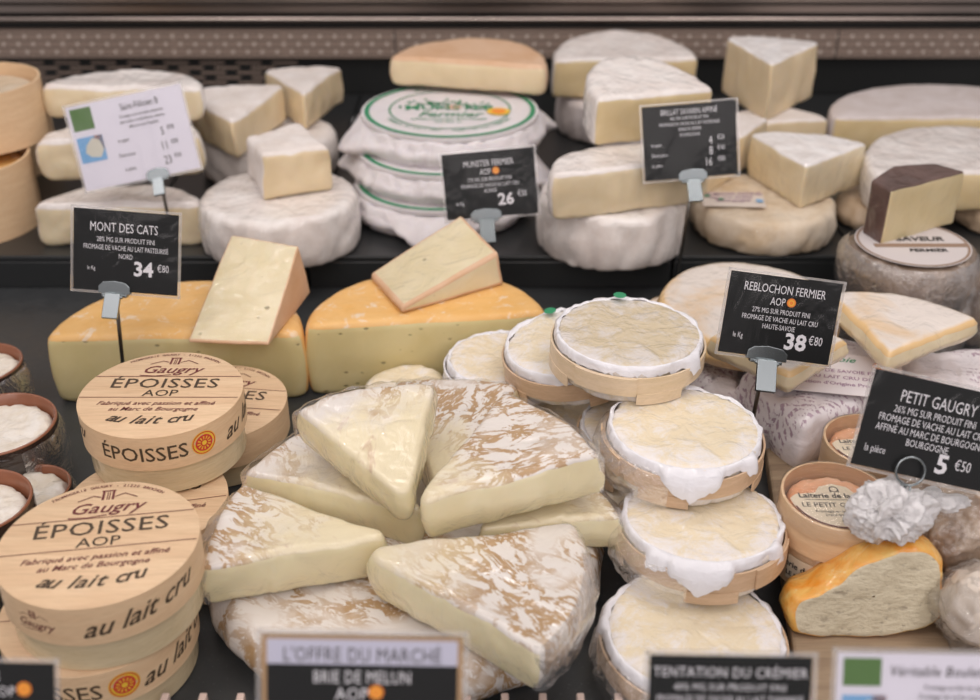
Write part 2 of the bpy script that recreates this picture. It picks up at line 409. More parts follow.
def m_frost(name, cream, mid, frost, r0, film=.7):
    t = NT(name, rough=.6); oc = t.n('ShaderNodeTexCoord').outputs['Object']
    L = t.n('ShaderNodeVectorMath', {0: t.n('ShaderNodeVectorMath', {0: oc, 1: (1, 1, 0)}, operation='MULTIPLY').outputs[0]}, operation='LENGTH').outputs[1]
    n = t.noise(52, 10, .82, .4); f = t.noise(150, 4, .7)
    k = t.math('ADD', n, t.math('MULTIPLY', t.n('ShaderNodeMapRange', {'Value': L, 'From Min': r0*.55, 'From Max': r0}).outputs[0], .10))
    c = t.mix(t.ramp(k, [(.49, 0.0), (.57, .6), (.66, 1.0)]), t.mix(f, cream, mid), frost)
    t.set('Base Color', c); t.bump(t.math('ADD', n, t.math('MULTIPLY', f, .5)), .6, .0012); t.film(film, 60, .8, .12); return t.mat
CREAMR = m_frost('frosty_cream_rind', (.77, .64, .42), (.79, .70, .53), (.82, .78, .76), .052)
DULLR = m_frost('hazy_cream_rind', (.60, .49, .31), (.62, .53, .38), (.68, .64, .62), .056, 1.0)
# ================================================================ setting
SZ = .035                               # raised back shelf
mb = MB().box(-.9, .9, .34, 1.50, -.02, 0); structure('floor', mb, SLATE, smooth=False)
SY = at(490, 256, SZ).y                 # front edge of the raised shelf
YW = at(490, 93, SZ).y                  # back wall of the case
zr = lambda py: aty(490, py, YW-.012).z # height of a line on the wall
mb = MB().box(-.9, .9, YW, YW+.02, 0, .32); structure('wall_back', mb, BLACKW, smooth=False)
mb = MB(); z0, z1 = zr(58), zr(30); mb.box(-.9, .9, YW-.012, YW-.0005, z0, z1)
for k in range(90):                                            # punched vent strip
    for r in range(3):
        mb.add(*disc2d(.0021, 10), 1, Matrix.Translation((-.89+k*.02+(r % 2)*.01, YW-.0122, z0+(z1-z0)*(.22+r*.28))) @ Matrix.Rotation(PI/2, 4, 'X'))
for k in range(12):
    if k % 4 == 1: mb.box(-.88+k*.15, -.878+k*.15, YW-.0126, YW-.012, z0, z1, 2)
    for r in range(4): mb.box(-.875+k*.15, -.732+k*.15, YW-.0124, YW-.012, z0+(z1-z0)*(.1+r*.26), z0+(z1-z0)*(.1+r*.26)+.0006, 2)
structure('trim_1', mb, [VENT, VENTD, BLACKW], smooth=False)
mb = MB().tube([(-.9, YW-.016, zr(18.5)), (.9, YW-.016, zr(18.5))], .0040, 0, 16); mb.box(-.9, .9, YW-.016, YW-.0005, zr(12), zr(5), 0)
structure('trim_2', mb, [STEEL], smooth=True, angle=40)
mb = MB().box(-.9, .9, YW-.03, YW-.0005, zr(2), zr(-25)); structure('trim_3', mb, STEEL, smooth=False, bevel=.004)
mb = MB()
for r in range(5):
    for k in range(9 - r % 2): mb.box(-.70+k*.05+(r % 2)*.02, -.70+k*.05+.034+(r % 2)*.02, YW-.0015, YW-.0002, zr(86-r*5), zr(84-r*5))
structure('trim_4', mb, VENT, smooth=False)
mb = MB()
for k in range(10):
    x0 = -.9+k*.18; mb.box(x0+.001, x0+.179, SY, YW-.005, SZ-.006, SZ)
    mb.box(x0+.001, x0+.179, SY, SY+.008, .0, SZ-.006)
o = mb.build('display_shelf', BLACKG, smooth=False, bevel=.0015); tag(o, 'low black raised shelf carrying the back row of cheeses', 'shelf')
# wooden serving board
q = at(766, 447, .012); q2 = at(792, 640, .012); P = [(q.x, q.y), (.62, q.y), (.62, .36), (q2.x+(q2.x-q.x)*(q2.y-.36)/(q.y-q2.y), .36)]
mb = MB(); mb.add([(x, y, z) for z in (0, .012) for x, y in P], [(0,1,2,3),(7,6,5,4),(0,4,5,1),(1,5,6,2),(2,6,7,3),(3,7,4,0)])
o = mb.build('wooden_board', BOARD, smooth=False, bevel=.002); tag(o, 'flat brown wood grain board under the small boxes and orange cheese', 'board')
# comb rail with short teeth at the front edge
rt = thing('comb_rail', 'low rail with short pale upright teeth along the front edge', 'rail', (0, at(490, 694, .0165).y, 0))
MB().box(-.5, .5, -.004, .004, 0, .005).build('rail', BLACKG, rt, smooth=False)
for k in range(36):
    x = -.40+k*.0215
    MB().box(x-.0022, x+.0022, -.0035, .0035, .005, .0140).build('tooth', m_plain('pale_tooth_plastic', (.62, .48, .42), .5) if k == 0 else bpy.data.materials['pale_tooth_plastic'], rt, smooth=False, bevel=.0008)

# ================================================================ cheese placing helpers
def wheel(name, label, px, py, zt, r, h, mat, group=None, cat='cheese', tilt=(0, 0), seed=0, disp=.0016, bevel=.008, crease=.003, e=1.0, rz=0, **k):
    r *= rs(py, zt); p = at(px, py, zt); m = solid(circle(r, 96, e), h, bevel, 8, 6, .002, disp, 30, seed, crease=crease, **k)
    mats = mat if isinstance(mat, list) else [mat]
    o = m.build(name, mats); o.location = (p.x, p.y, zt-h); o.rotation_euler = (tilt[0], tilt[1], rz)
    return tag(o, label, cat, group)
def halfwheel(name, label, px, py, zt, r, h, yaw, mats, group=None, d=1.0, seed=0, disp=.0012, bevel=.006, cat='cheese', ang=None, tilt=(0, 0), sink=0, crease=.001, names=('rind', 'paste'), bulge=.001):
    r *= rs(py, zt); p = at(px, py, zt); t = thing(name, label, cat, (p.x, p.y, zt-h), (tilt[0], tilt[1], R_(yaw)), group)
    m = solid(half(r, 110, d), h, bevel, 7, 6, bulge, disp, 32, seed, crease=crease, sink=sink, bottag=0)
    emit(m, names, mats, t); return t
def wedge_at(name, label, tip, mid, ha, h, mats, group=None, seed=0, disp=.0012, bevel=.004, tipcut=0, bow=0, cat='cheese', topf=None, names=('rind', 'paste'), bulge=.001, ds=32, crease=.001, roll=0, smooth=3, bottag=0):
    T = at(*tip); M_ = at(*mid); d = M_-T; L = math.hypot(d.x, d.y)
    t = thing(name, label, cat, (T.x, T.y, T.z-h), (roll, -math.atan2(d.z, L), math.atan2(d.y, d.x)), group)
    t.rotation_mode = 'XYZ'
    m = solid(wedge(L, ha, 110, smooth, tipcut, bow), h, bevel, 8, 6, bulge, disp, ds, seed, topf, crease=crease, bottag=bottag)
    emit(m, names, mats, t); t['L'] = L; return t
def block_at(name, label, pts, zt, h, tags, mats, group=None, seed=0, disp=.001, bevel=.005, smooth=3, cat='cheese', names=('rind', 'paste'), tilt=(0, 0), crease=0, bulge=0, bottag=0, sink=0):
    W = [at(a, b, zt) for a, b in pts]; c = sum(W, Vector())/len(W)
    t = thing(name, label, cat, (c.x, c.y, zt-h), (tilt[0], tilt[1], 0), group)
    m = solid(poly([(w.x-c.x, w.y-c.y) for w in W], tags, 110, smooth), h, bevel, 7, 6, bulge, disp, 32, seed, crease=crease, bottag=bottag, sink=sink)
    emit(m, names, mats, t); return t
def hexa(name, label, top, bot, tags, mats, group=None, bevel=.004, names=('rind', 'paste'), disp=.0008, seed=0, cat='cheese'):
    """top / bot: four world points each, same order; tags: top, bottom, then side i from corner i to i+1"""
    c = sum(bot, Vector())/4; t = thing(name, label, cat, c, (0, 0, 0), group)
    bm = bmesh.new(); v = [bm.verts.new(p-c) for p in list(bot)+list(top)]
    F_ = [((4, 5, 6, 7), tags[0]), ((3, 2, 1, 0), tags[1])]+[((i, (i+1) % 4, 4+(i+1) % 4, 4+i), tags[2+i]) for i in range(4)]
    for ix, tg in F_: f = bm.faces.new([v[i] for i in ix]); f.material_index = tg
    bmesh.ops.remove_doubles(bm, verts=bm.verts, dist=.0002)
    bmesh.ops.recalc_face_normals(bm, faces=bm.faces)
    bmesh.ops.bevel(bm, geom=list(bm.edges), offset=bevel, segments=3, profile=.6, affect='EDGES', clamp_overlap=True)
    bmesh.ops.triangulate(bm, faces=[f for f in bm.faces if len(f.verts) > 4])
    for _ in range(3):
        bmesh.ops.subdivide_edges(bm, edges=[e for e in bm.edges if e.calc_length() > .006], cuts=1, use_grid_fill=True)
    bmesh.ops.triangulate(bm, faces=[f for f in bm.faces if len(f.verts) > 4])
    for q in bm.verts: q.co += fractal(q.co, 32, seed)*disp
    bm.verts.index_update(); m = MB(); m.add([q.co.copy() for q in bm.verts], [tuple(q.index for q in f.verts) for f in bm.faces], [f.material_index for f in bm.faces])
    bm.free(); emit(m, names, mats, t); return t
def blob(name, mat, parent, loc, sc, seed=0, ridge=.25, freq=40, sub=5, rot=0, spike=0):
    bm = bmesh.new(); bmesh.ops.create_icosphere(bm, subdivisions=sub, radius=1)
    for v in bm.verts:
        n = v.co.normalized(); p = Vector((v.co.x*sc[0], v.co.y*sc[1], v.co.z*sc[2]))
        r = 0; s = freq; a = 1
        for k in range(4): r += (1-2*abs(noise.noise(p*s+Vector((seed, k*3, 1)))))*a; s *= 2.1; a *= .5
        f = 1+ridge*(r-.7)
        if spike: f += spike*max(0, noise.noise(n*2.2+Vector((seed, 0, 0))))
        v.co = Vector((n.x*sc[0]*f, n.y*sc[1]*f, n.z*sc[2]*f))
    me = bpy.data.meshes.new(name); bm.to_mesh(me); bm.free(); me.materials.append(mat)
    me.polygons.foreach_set('use_smooth', [True]*len(me.polygons))
    o = bpy.data.objects.new(name, me); C.objects.link(o); o.parent = parent; o.location = loc; o.rotation_euler = (0, 0, rot); return o
def skirt(parent, out, i0, i1, h, seed=0, flare=.006, name='film_edge', mat=None, over=.004):
    """loose film standing off the outline between two indices"""
    n = len(out); mat = mat or FILM; vs = []; fs = []; cols = i1-i0+1
    cx = sum(p[0] for p in out)/n; cy = sum(p[1] for p in out)/n
    R = 9
    for r in range(R):
        w = r/(R-1)
        for k in range(i0, i1+1):
            x, y, _ = out[k % n]; d = Vector((x-cx, y-cy)); L = d.length; d /= L
            e = math.sin(PI*(k-i0)/(i1-i0))**.5 if i0 < k < i1 else 0
            off = .0008+flare*(math.sin(PI*min(1, w*1.1))*.6+w*.6)*e*(.6+.9*abs(noise.noise(Vector((k*.22, w*2, seed)))))
            if w < .2: off -= over*(1-w/.2)
            z = h+.0008-(h-.001)*w
            q = Vector((x, y))+d*off
            vs.append((q.x, q.y, max(.0005, z+.002*noise.noise(Vector((k*.3, w*3, seed+5))))))
    for r in range(R-1):
        for k in range(cols-1): fs.append((r*cols+k, r*cols+k+1, (r+1)*cols+k+1, (r+1)*cols+k))
    return MB().add(vs, fs).build(name, mat, parent)

# ================================================================ back row, left
def crate(label, px, py, zt, r, h, fill=None, seed=0):
    r *= rs(py, zt); p = at(px, py, zt); t = thing('wooden_cheese_box', label, 'cheese box', (p.x, p.y, zt-h), (0, 0, seed), 'tall wooden boxes at the left end')
    MB().lathe([(.001, 0), (r, 0), (r, h*.5), (r, h), (r-.0025, h), (r-.0025, .006), (.001, .006)], seg=72).build('box', WOODS, t, angle=40)
    m = solid(circle(r-.005, 60), h-.018, .008, 5, 4, 0, .0015, 30, seed); o = m.build('cheese', fill or OLDBLOOM, t); o.location.z = .007
    return t
crate('tall pale wooden box standing behind the front one at the far left', -12, 107, .105, .059, .070, seed=1)
crate('front tall pale wooden box at the left edge, low on the shelf', -43, 156, .108, .065, .073, ORANGE, seed=2)
crate('topmost tall pale wooden box at the left edge, stacked on the others', -30, 80, .170, .062, .060, seed=3)
G = 'half bries stacked behind the white price sign'
halfwheel('half_brie', 'bottom cream half cheese of the stack behind the white price sign', 117, 204, .080, .079, .045, 2, [BLOOMF, PASTEF], G, .75, 11, .0025, .012, sink=.001)
halfwheel('half_brie', 'middle cream half cheese half hidden by the white price sign', 118, 137, .125, .078, .045, 6, [BLOOMF, PASTEF], G, .8, 12, .0025, .012, sink=.001)
halfwheel('half_brie', 'topmost white half cheese of the stack behind the white price sign', 119, 86, .163, .078, .036, -3, [BLOOMF, PASTEF], G, .8, 13, .002, .010, sink=.001)
wheel('whole_cheese', 'white wheel mostly hidden below two wedges, behind the big white wheel', 268, 132, .080, .070, .045, BLOOM, seed=21)
wheel('whole_cheese', 'big white wheel left of the paper-wrapped stack, small wedge on top', 278, 193, .087, .0735, .052, BLOOMF, seed=22)
wedge_at('cheese_wedge', 'wide white-topped wedge beside the white price sign', (233, 122, .126), (229, 84, .128), 28, .042, [BLOOM, PASTE], 'small white wedges on the left wheels', 23, .002, .006)
wedge_at('cheese_wedge', 'rearmost white-topped wedge beside the vent panel, left of paper stack', (303, 93, .126), (303, 65, .128), 26, .044, [BLOOM, PASTE], 'small white wedges on the left wheels', 24, .002, .006)
block_at('cheese_wedge', 'chunky small cream wedge sitting alone on the big white wheel', [(259, 156), (331, 146), (301, 121), (244, 134)], .133, .045, [1, 1, 0, 0], [BLOOM, PASTE], 'small white wedges on the left wheels', 25, .0025, .007)

# ================================================================ paper-wrapped washed-rind stack
def paper_wheel(label, px, py, zt, r, h, seed, top=False, tilt=(0, 0)):
    r *= rs(py, zt); p = at(px, py, zt); t = thing('wrapped_cheese', label, 'wrapped cheese', (p.x, p.y, zt-h+.0005), (tilt[0], tilt[1], 0), 'cheeses in white paper with a green ring')
    out = circle(r, 128)
    m = solid(out, h, .010, 8, 7, .004, .0022, 28, seed, crease=.004)
    for i, v in enumerate(m.v):                     # folded paper corners stick out round the middle
        a = math.atan2(v.y, v.x); w = max(0, math.sin(PI*min(1, max(0, v.z/h))))*(1 if v.length > r*.85 else 0)
        lobe = max(0, math.cos(2*(a-seed)))**7
        v.x += math.cos(a)*lobe*.022*w; v.y += math.sin(a)*lobe*.022*w; v.z = max(0, v.z - lobe*.012*w)
    wrap = m.build('paper_wrap', PAPER, t)
    l = MB(); zt_ = h+.0022; q = r*.955
    l.lathe([(q, zt_-.004), (q, zt_), (.0005, zt_+.0006)], 0, 72)
    for r0, r1, mm in ((q*.91, q*.965, 1), (q*.67, q*.69, 1)): l.add(*disc2d(r1, 90, r0), mm, Matrix.Translation((0, 0, zt_+.0009)))
    if top:
        rr = q*.80
        arc_text(l, 'FROMAGE AU LAIT CRU · FABRICATION FERMIERE', rr-.003, .0062, -PI/2, 1, zt_+.001, inward=True)
        arc_text(l, 'MUNSTER FERMIER', rr-.002, .009, PI/2, 1, zt_+.001)
        for s, y, z in (('MUNSTER', -.004, .022), ('Fermier', -.026, .021), ('APPELLATION PROTEGEE', -.037, .007), ('45% Mat. gr.', -.045, .006)):
            l.add(*text2d(s, z, .3 if z == .021 else 0, .015), 1, Matrix.Translation((0, y, zt_+.0012)))
        for k in range(60):                       # sprig of leaves
            a = random.uniform(0, 6.3); x, y = random.gauss(-.010, .026), random.gauss(.014, .008)
            if x*x+y*y < (q*.62)**2: l.add([(0, 0, 0), (.004, .0016, 0), (.008, 0, 0), (.004, -.0016, 0)], [(0, 3, 2, 1)[::-1]], 1, Matrix.Translation((x, y, zt_+.0013)) @ Matrix.Rotation(a, 4, 'Z'))
        l.add(*disc2d(.008, 20), 4, Matrix.Translation((.004, .006, zt_+.0011)))
        l.add(*disc2d(.0125, 24), 2, Matrix.Translation((.052, -.010, zt_+.0014))); l.add(*disc2d(.008, 24), 3, Matrix.Translation((.052, -.010, zt_+.0017)))
    lo = l.build('label', [PAPER, GREEN, YEL, ORG, PINK], wrap, angle=30); lo['label'] = 'round white label with green ring'
    return t
paper_wheel('bottom white paper-wrapped wheel of the stack with green rings', 441, 181, .065, .089, .030, 1.5+PI)
paper_wheel('middle white paper-wrapped wheel of the stack with green rings', 444, 148, .095, .089, .030, 2.9)
paper_wheel('top white paper-wrapped wheel with full green printed label', 450, 112, .126, .091, .031, 3.5, True)
halfwheel('half_cheese', 'half wheel with tan orange rind lying on the paper-wrapped stack', 466, 61, .168, .080, .033, -13, [ORANGEP, PASTE], None, 1.2, 33, .001, .009)

# ================================================================ back row, centre right
wheel('whole_cheese', 'large creased white wheel under cut halves, left of thin sign rod', 613, 191, .090, .069, .055, BLOOMF, seed=41, crease=.004)
halfwheel('half_cheese', 'lower creamy half cheese lying on the large creased white wheel', 633, 166, .136, .075, .0455, 17, [BLOOMF, PASTEF], None, .82, 42, .002, .008)
wheel('whole_cheese', 'grey white wheel behind, beneath the rearmost half cheese', 628, 90, .083, .080, .048, GREYBLOOM, seed=43)
halfwheel('half_cheese', 'rearmost white-topped half cheese against the vent strip', 626, 57, .137, .079, .050, 3, [BLOOMF, PASTEY], None, 1.15, 44, .002, .008, tilt=(.10, 0))
halfwheel('half_cheese', 'upper half cheese with sparkling white top above the small black sign', 655, 92, .186, .057, .048, 17, [BLOOMF, PASTEY], None, 1.6, 45, .0015, .007, tilt=(.13, 0))
wedge_at('cheese_wedge', 'tall white-topped wedge standing point forward beneath the vent strip', (773, 64, .158), (773, 36, .160), 28, .067, [BLOOMW, PASTE], 'white-topped wedges on the right', 46, .0015, .004)
halfwheel('half_cheese', 'pale half cheese low behind the tall wedge', 780, 121, .092, .055, .057, 8, [BLOOM, PASTE], None, .9, 47)
wheel('whole_cheese', 'beige wheel with printed paper on top, front of the back row', 765, 197, .070, .0685, .035, OLDBLOOM, seed=48, crease=.0035)
wedge_at('cheese_wedge', 'cream wedge half hidden behind the small black sign with three prices', (708, 158, .113), (729, 112, .113), 17, .043, [BLOOM, PASTE], 'white-topped wedges on the right', 49, .001, .005)
wedge_at('cheese_wedge', 'broad bright white wedge point forward on the beige wheel', (806, 166, .116), (809, 132, .116), 35, .046, [BLOOMW, PASTEF], 'white-topped wedges on the right', 50, .0015, .005)
p = at(728, 199, .0725); mb = MB()                                # scrap of printed paper on the beige wheel
mb.add([(-.028, -.018, 0), (.034, -.022, 0), (.038, .016, 0), (-.024, .02, 0), (.005, 0, .0012)], [(0, 1, 4), (1, 2, 4), (2, 3, 4), (3, 0, 4)])
for i, s in enumerate(('FROMAGE AFFINE', 'lait cru entier', 'Bourgogne')): mb.add(*text2d(s, .008, 0, .02), 1, Matrix.Translation((.004, .008-i*.0085, .0016)))
mb.add(*disc2d(.0028), 2, Matrix.Translation((-.020, .006, .0016))); mb.add(*disc2d(.0028), 2, Matrix.Translation((-.008, -.004, .0016))); mb.add(*disc2d(.004), 3, Matrix.Translation((.03, -.008, .0016)))
o = mb.build('printed_label', [m_plain('cream_label_paper', (.70, .62, .55)), PURP, GREEN, BLUE], smooth=False); o.location = p; tag(o, 'small printed paper label lying on the beige wheel', 'label')
# right end
halfwheel('half_brie', 'rear large half brie with dull grey white top at the right end', 968, 117, .094, .142, .040, 1, [GREYBLOOM, PASTEY], 'large half bries at the right end', .85, 51, .001, .006)
wheel('whole_cheese', 'tan round cheese peeping out low, left of the dark-rinded wedge', 882, 196, .062, .042, .027, TANR, seed=52)
wheel('whole_cheese', 'beige wheel low at right edge under the front half brie', 1010, 196, .062, .055, .027, TANR, seed=53)
halfwheel('half_brie', 'front large half brie with shiny white top at the right end', 998, 171, .105, .117, .042, 5, [BLOOMF, PASTEY], 'large half bries at the right end', 1.15, 54, .001, .007)
def wrapped(label, px, py, zt, r, h, seed, lab=False):
    r *= rs(py, zt); p = at(px, py, zt); t = thing('wrapped_round_cheese', label, 'cheese', (p.x, p.y, zt-h), (0, 0, 0), 'brown wheels in clear film')
    solid(circle(r, 90), h, .009, 7, 5, .003, .002, 30, seed, crease=.004).build('rind', m_rind('dull_brown_rind', (.15, .10, .07), (.31, .23, .17), (.52, .45, .39), film=1) if 'dull_brown_rind' not in bpy.data.materials else bpy.data.materials['dull_brown_rind'], t)
    skirt(t, circle(r, 90), 0, 89, h, seed, .006)
    if lab:
        l = MB(); l.add(*disc2d(r*.86, 60), 0); l.add(*disc2d(r*.84, 60, r*.80), 1, Matrix.Translation((0, 0, .0003))); l.box(-r*.62, r*.8, -.009, -.002, .0001, .0004, 1)
        for s, y, z in (('SAVEUR', .004, .012), ('FERMIER', -.019, .009)): l.add(*text2d(s, z, .2, .03), 2, Matrix.Translation((.008, y, .0005)))
        o = l.build('label', [m_plain('grey_white_label', (.62, .57, .56)), m_plain('tan_label_band', (.30, .20, .14)), DINK], t, smooth=False); o.location.z = h+.003; o['label'] = 'round printed white label'
    return t
wrapped('lower brown film-wrapped wheel beneath the labelled one', 905, 292, .046, .055, .046, 61)
wrapped('brown film-wrapped wheel with round label under the dark-rinded wedge', 912, 246, .088, .0555, .041, 62, True)
wrapped('brown film-wrapped wheel cut off by the right edge of view', 1004, 276, .055, .045, .055, 63)
block_at('cheese_wedge', 'dark brown rinded wedge with golden paste standing on labelled wheel', [(891, 191), (966, 171), (935, 163), (893, 165), (871, 180)], .141, .051, [1, 0, 0, 0, 0], [DARKR, HARD], None, 64, .0008, .003, 2)

# ================================================================ middle: two halves of firm orange-rinded cheese
halfwheel('half_cheese', 'left half wheel with orange rind, behind round wooden boxes', 173, 335, .063, .103, .063, 2, [ORANGE, MONT], 'orange-rinded half wheels', 1.0, 71, .0008, .009, crease=0, bulge=.002)
halfwheel('half_cheese', 'right half wheel with orange rind, in the middle of the counter', 427, 319, .067, .099, .067, 7, [ORANGE, MONT], 'orange-rinded half wheels', .95, 72, .0008, .009, crease=0, bulge=.002)
a, b, c, d = at(188, 340, .066), at(269, 343, .066), at(299, 246, .112), at(231, 235, .112)
dn = lambda p, z: Vector((p.x, p.y, z))
hexa('cheese_wedge', 'film-wrapped wedge leaning on left orange-rinded half wheel', [a, b, c, d], [dn(a, .0635), dn(b, .0635), dn(c, .0635)+Vector((.004, .01, 0)), dn(d, .0635)], [1, 1, 1, 0, 0, 1], [ORANGEP, MONTW], 'wrapped wedges on the half wheels', .004, seed=73)
a, b, c, d = at(402, 307, .074), at(499, 252, .099), at(461, 214, .110), at(370, 273, .074)
hexa('cheese_wedge', 'film-wrapped wedge lying on right orange-rinded half wheel', [a, b, c, d], [dn(a, .0675), dn(b, .0675)+Vector((.004, 0, 0)), dn(c, .0675), dn(d, .0675)], [1, 1, 1, 0, 1, 1], [ORANGEP, MONTW], 'wrapped wedges on the half wheels', .004, seed=74)

# ================================================================ brie wheel and its wedges
def brie_mat(i, c0, c1, dense=.5): return m_brie('mottled_brie_rind_%s' % 'abcdefgh'[i], True, 1.0, c0, c1, i*3+1, dense)
BW = m_brie('mottled_brie_wheel_rind', False, .9, seed=2, dense=.50)
o = wheel('whole_brie', 'large brie wheel with brown mottled rind beneath the wedges', 405, 531, .035, .131, .035, BW, seed=80, disp=.003, bevel=.010, crease=.003)
BP = m_paste('soft_ivory_paste_under_film', (.80, .72, .48), (.73, .63, .38), film=1, scale=22)
GB = 'film-wrapped brie wedges on the large wheel'
def brie(label, tip, mid, ha, h, i, c0, c1, dense=.5, bow=-.02, roll=0, tc=.009, sk=True, disp=.0018, topf=None):
    t = wedge_at('brie_wedge', label, tip, mid, ha, h, [brie_mat(i, c0, c1, dense), BP], GB, 80+i, disp, .006, tc, bow, roll=roll, ds=24, bulge=.002, topf=topf, crease=.0015, bottag=1, smooth=2)
    if sk:
        L = t['L']; out = wedge(L, ha, 110, 3, tc, bow)
        arcn = [k for k, p in enumerate(out) if p[2] == 0]
        skirt(t, out, arcn[0]-1, arcn[-1]+2, h, i, .012 if i in (4, 5) else .007)
    del t['L']; return t
brie('brie wedge lying left, its point under the tall mottled one', (432, 516, .062), (281, 438, .066), 18, .028, 0, .06, .12)
brie('rear brie wedge with brown rind at the top of the pile', (438, 490, .068), (457, 376, .070), 20, .032, 1, .04, .08, .42)
brie('lower right brie wedge beneath the one pointing left', (466, 530, .060), (602, 487, .062), 18, .026, 2, .07, .11, .45)
brie('big front right brie wedge with heavily mottled rind', (354, 547, .070), (586, 586, .066), 25, .030, 3, -.0, .085, .46, .03)
brie('left brie wedge with rind edge towards the wooden boxes', (399, 535, .068), (213, 521, .070), 21, .031, 4, .055, .10, .42)
brie('tall creamy brie wedge leaning at the top left of the pile', (408, 496, .091), (360, 378, .112), 27, .028, 5, .065, .10)
brie('brie wedge pointing left on top, with flat cut face to the right', (412, 503, .092), (566, 411, .108), 23, .033, 6, .02, .065, .42)
# ================================================================ round cheeses in spruce hoops
def arcstrip(mb, r, z0, z1, a0, a1, th=.0014, m=0, n=None, zt=0):
    n = n or max(2, int(abs(a1-a0)/.08)); vs = []
    for k in range(n+1):
        a = a0+(a1-a0)*k/n
        for rr, z in ((r, z0), (r, z1), (r+th, z1), (r+th, z0)): vs.append((rr*math.cos(a), rr*math.sin(a), z))
    fs = []
    for k in range(n):
        b = k*4; fs += [(b, b+1, b+5, b+4), (b+1, b+2, b+6, b+5), (b+2, b+3, b+7, b+6), (b+3, b, b+4, b+7)]
    fs += [(0, 3, 2, 1), (n*4, n*4+1, n*4+2, n*4+3)]
    return mb.add(vs, fs, m)
def hooped(label, px, py, zt, r, seed, h=.029, tilt=(0, 0), rz=0, dot=False, hoop=HOOP, frill=.004, name='hooped_cheese', mat=None, flap=None):
    r *= rs(py, zt); p = at(px, py, zt); t = thing(name, label, 'cheese', (p.x, p.y, zt-h), (tilt[0], tilt[1], rz), 'round cheeses in thin wooden hoops')
    ch = solid(circle(r-.003, 96), h, .006, 8, 5, 0, .0012, 34, seed, crease=.0015).build('cheese', mat or CREAMR, t)
    mb = MB(); arcstrip(mb, r-.0015, h*.30, h*.76, 0, 2*PI); arcstrip(mb, r+.0001, h*.30, h*.76, 1.2+seed, 2.0+seed, .0012)
    for k in range(4):
        a = seed*.7+k*PI/2; arcstrip(mb, r-.0010, h*.06, h*.34, a, a+.62)
    mb.build('wooden_hoop', hoop, t, angle=35)
    # folded white paper collar between cheese and hoop
    n = 150; vs = []; fs = []
    lvl = [(r-.0062, h-.0012), (r-.0048, h+.0002), (r-.0036, h-.0006), (r-.0027, h*.90), (r-.0024, h*.80)]
    for j, (rr, z) in enumerate(lvl):
        for k in range(n):
            a = 2*PI*k/n; s = noise.noise(Vector((math.cos(a)*5, math.sin(a)*5, j*.35+seed)))
            q = noise.noise(Vector((math.cos(a)*9, math.sin(a)*9, seed+9+j*.3)))
            fl = 0; rq = rr
            lob = max(0, min(1, (noise.noise(Vector((math.cos(a)*2.2, math.sin(a)*2.2, seed*2.3)))-.22)*5))
            if j >= 2: rq += .0042*lob*(j-1)/3
            if j == 4: fl -= .004*lob
            if j == 3 and flap is not None:
                w_ = max(0, 1-abs(((a-flap+PI) % (2*PI))-PI)/.42); rq = max(rq, rr+.0060*min(1, w_*4)); fl += .001*min(1, w_*4)
            if j == 4:
                fl -= .002*abs(q)*3
                if flap is not None:
                    w_ = max(0, 1-abs(((a-flap+PI) % (2*PI))-PI)/.42); fl -= .014*w_; rq = max(rq, rr+.0052*min(1, w_*4))
            vs.append(((rq+s*frill*.5*(j < 3)+q*.0009)*math.cos(a), (rq+s*frill*.5*(j < 3)+q*.0009)*math.sin(a), z+s*.0012+q*.0010+fl))
    for j in range(4):
        for k in range(n): fs.append((j*n+k, j*n+(k+1) % n, (j+1)*n+(k+1) % n, (j+1)*n+k))
    MB().add(vs, fs).build('paper_collar', FRILL, t)
    if seed in (3, 4, 8): skirt(t, circle(r+.001, 120), 46, 84, h*.8, seed, .007)
    if dot:
        o = MB().add(*disc2d(.0048, 24)).build('sticker', GREEN, ch, smooth=False); o.location = (dot[0], dot[1], h+.0042); o['label'] = 'small round green sticker'
    return t
wheel('round_cheese', 'small white round cheese behind the brie pile, in front of right half wheel', 408, 383, .028, .034, .028, CREAMR, seed=90)
hooped('hooped cheese at the bottom of the hidden rear corner, mostly covered', 558, 400, .028, .052, 1)
hooped('lowest hooped cheese behind the two front ones, barely showing', 664, 487, .028, .050, 2)
hooped('front hooped cheese flat on the slate, behind the small front sign', 694, 628, .030, .058, 3, .030, rz=.5)
hooped('hooped cheese with crumpled paper edge, second from the front', 703, 517, .060, .0545, 4, .030, tilt=(-.07, 0), flap=-1.75, rz=.0)
hooped('hooped cheese wedged between brie pile and hooped stack, in shadow', 651, 424, .057, .0535, 5)
hooped('round cheese in white paper left of the hooped pair with green dots', 503, 357, .056, .047, 6, .026, hoop=FRILL)
hooped('tilted hooped cheese with green dot, just left of the topmost', 574, 339, .089, .0520, 7, .029, tilt=(.03, -.13), dot=(-.012, .040))
hooped('hooped cheese with pointed paper flap, third from the front', 684, 425, .090, .0545, 8, .030, flap=-1.62, tilt=(0, .02))
hooped('topmost hooped cheese, hazy film and green dot at its back', 628, 330, .119, .0555, 9, .029, tilt=(0, .02), dot=(-.002, .046), hoop=HOOPP, mat=DULLR)

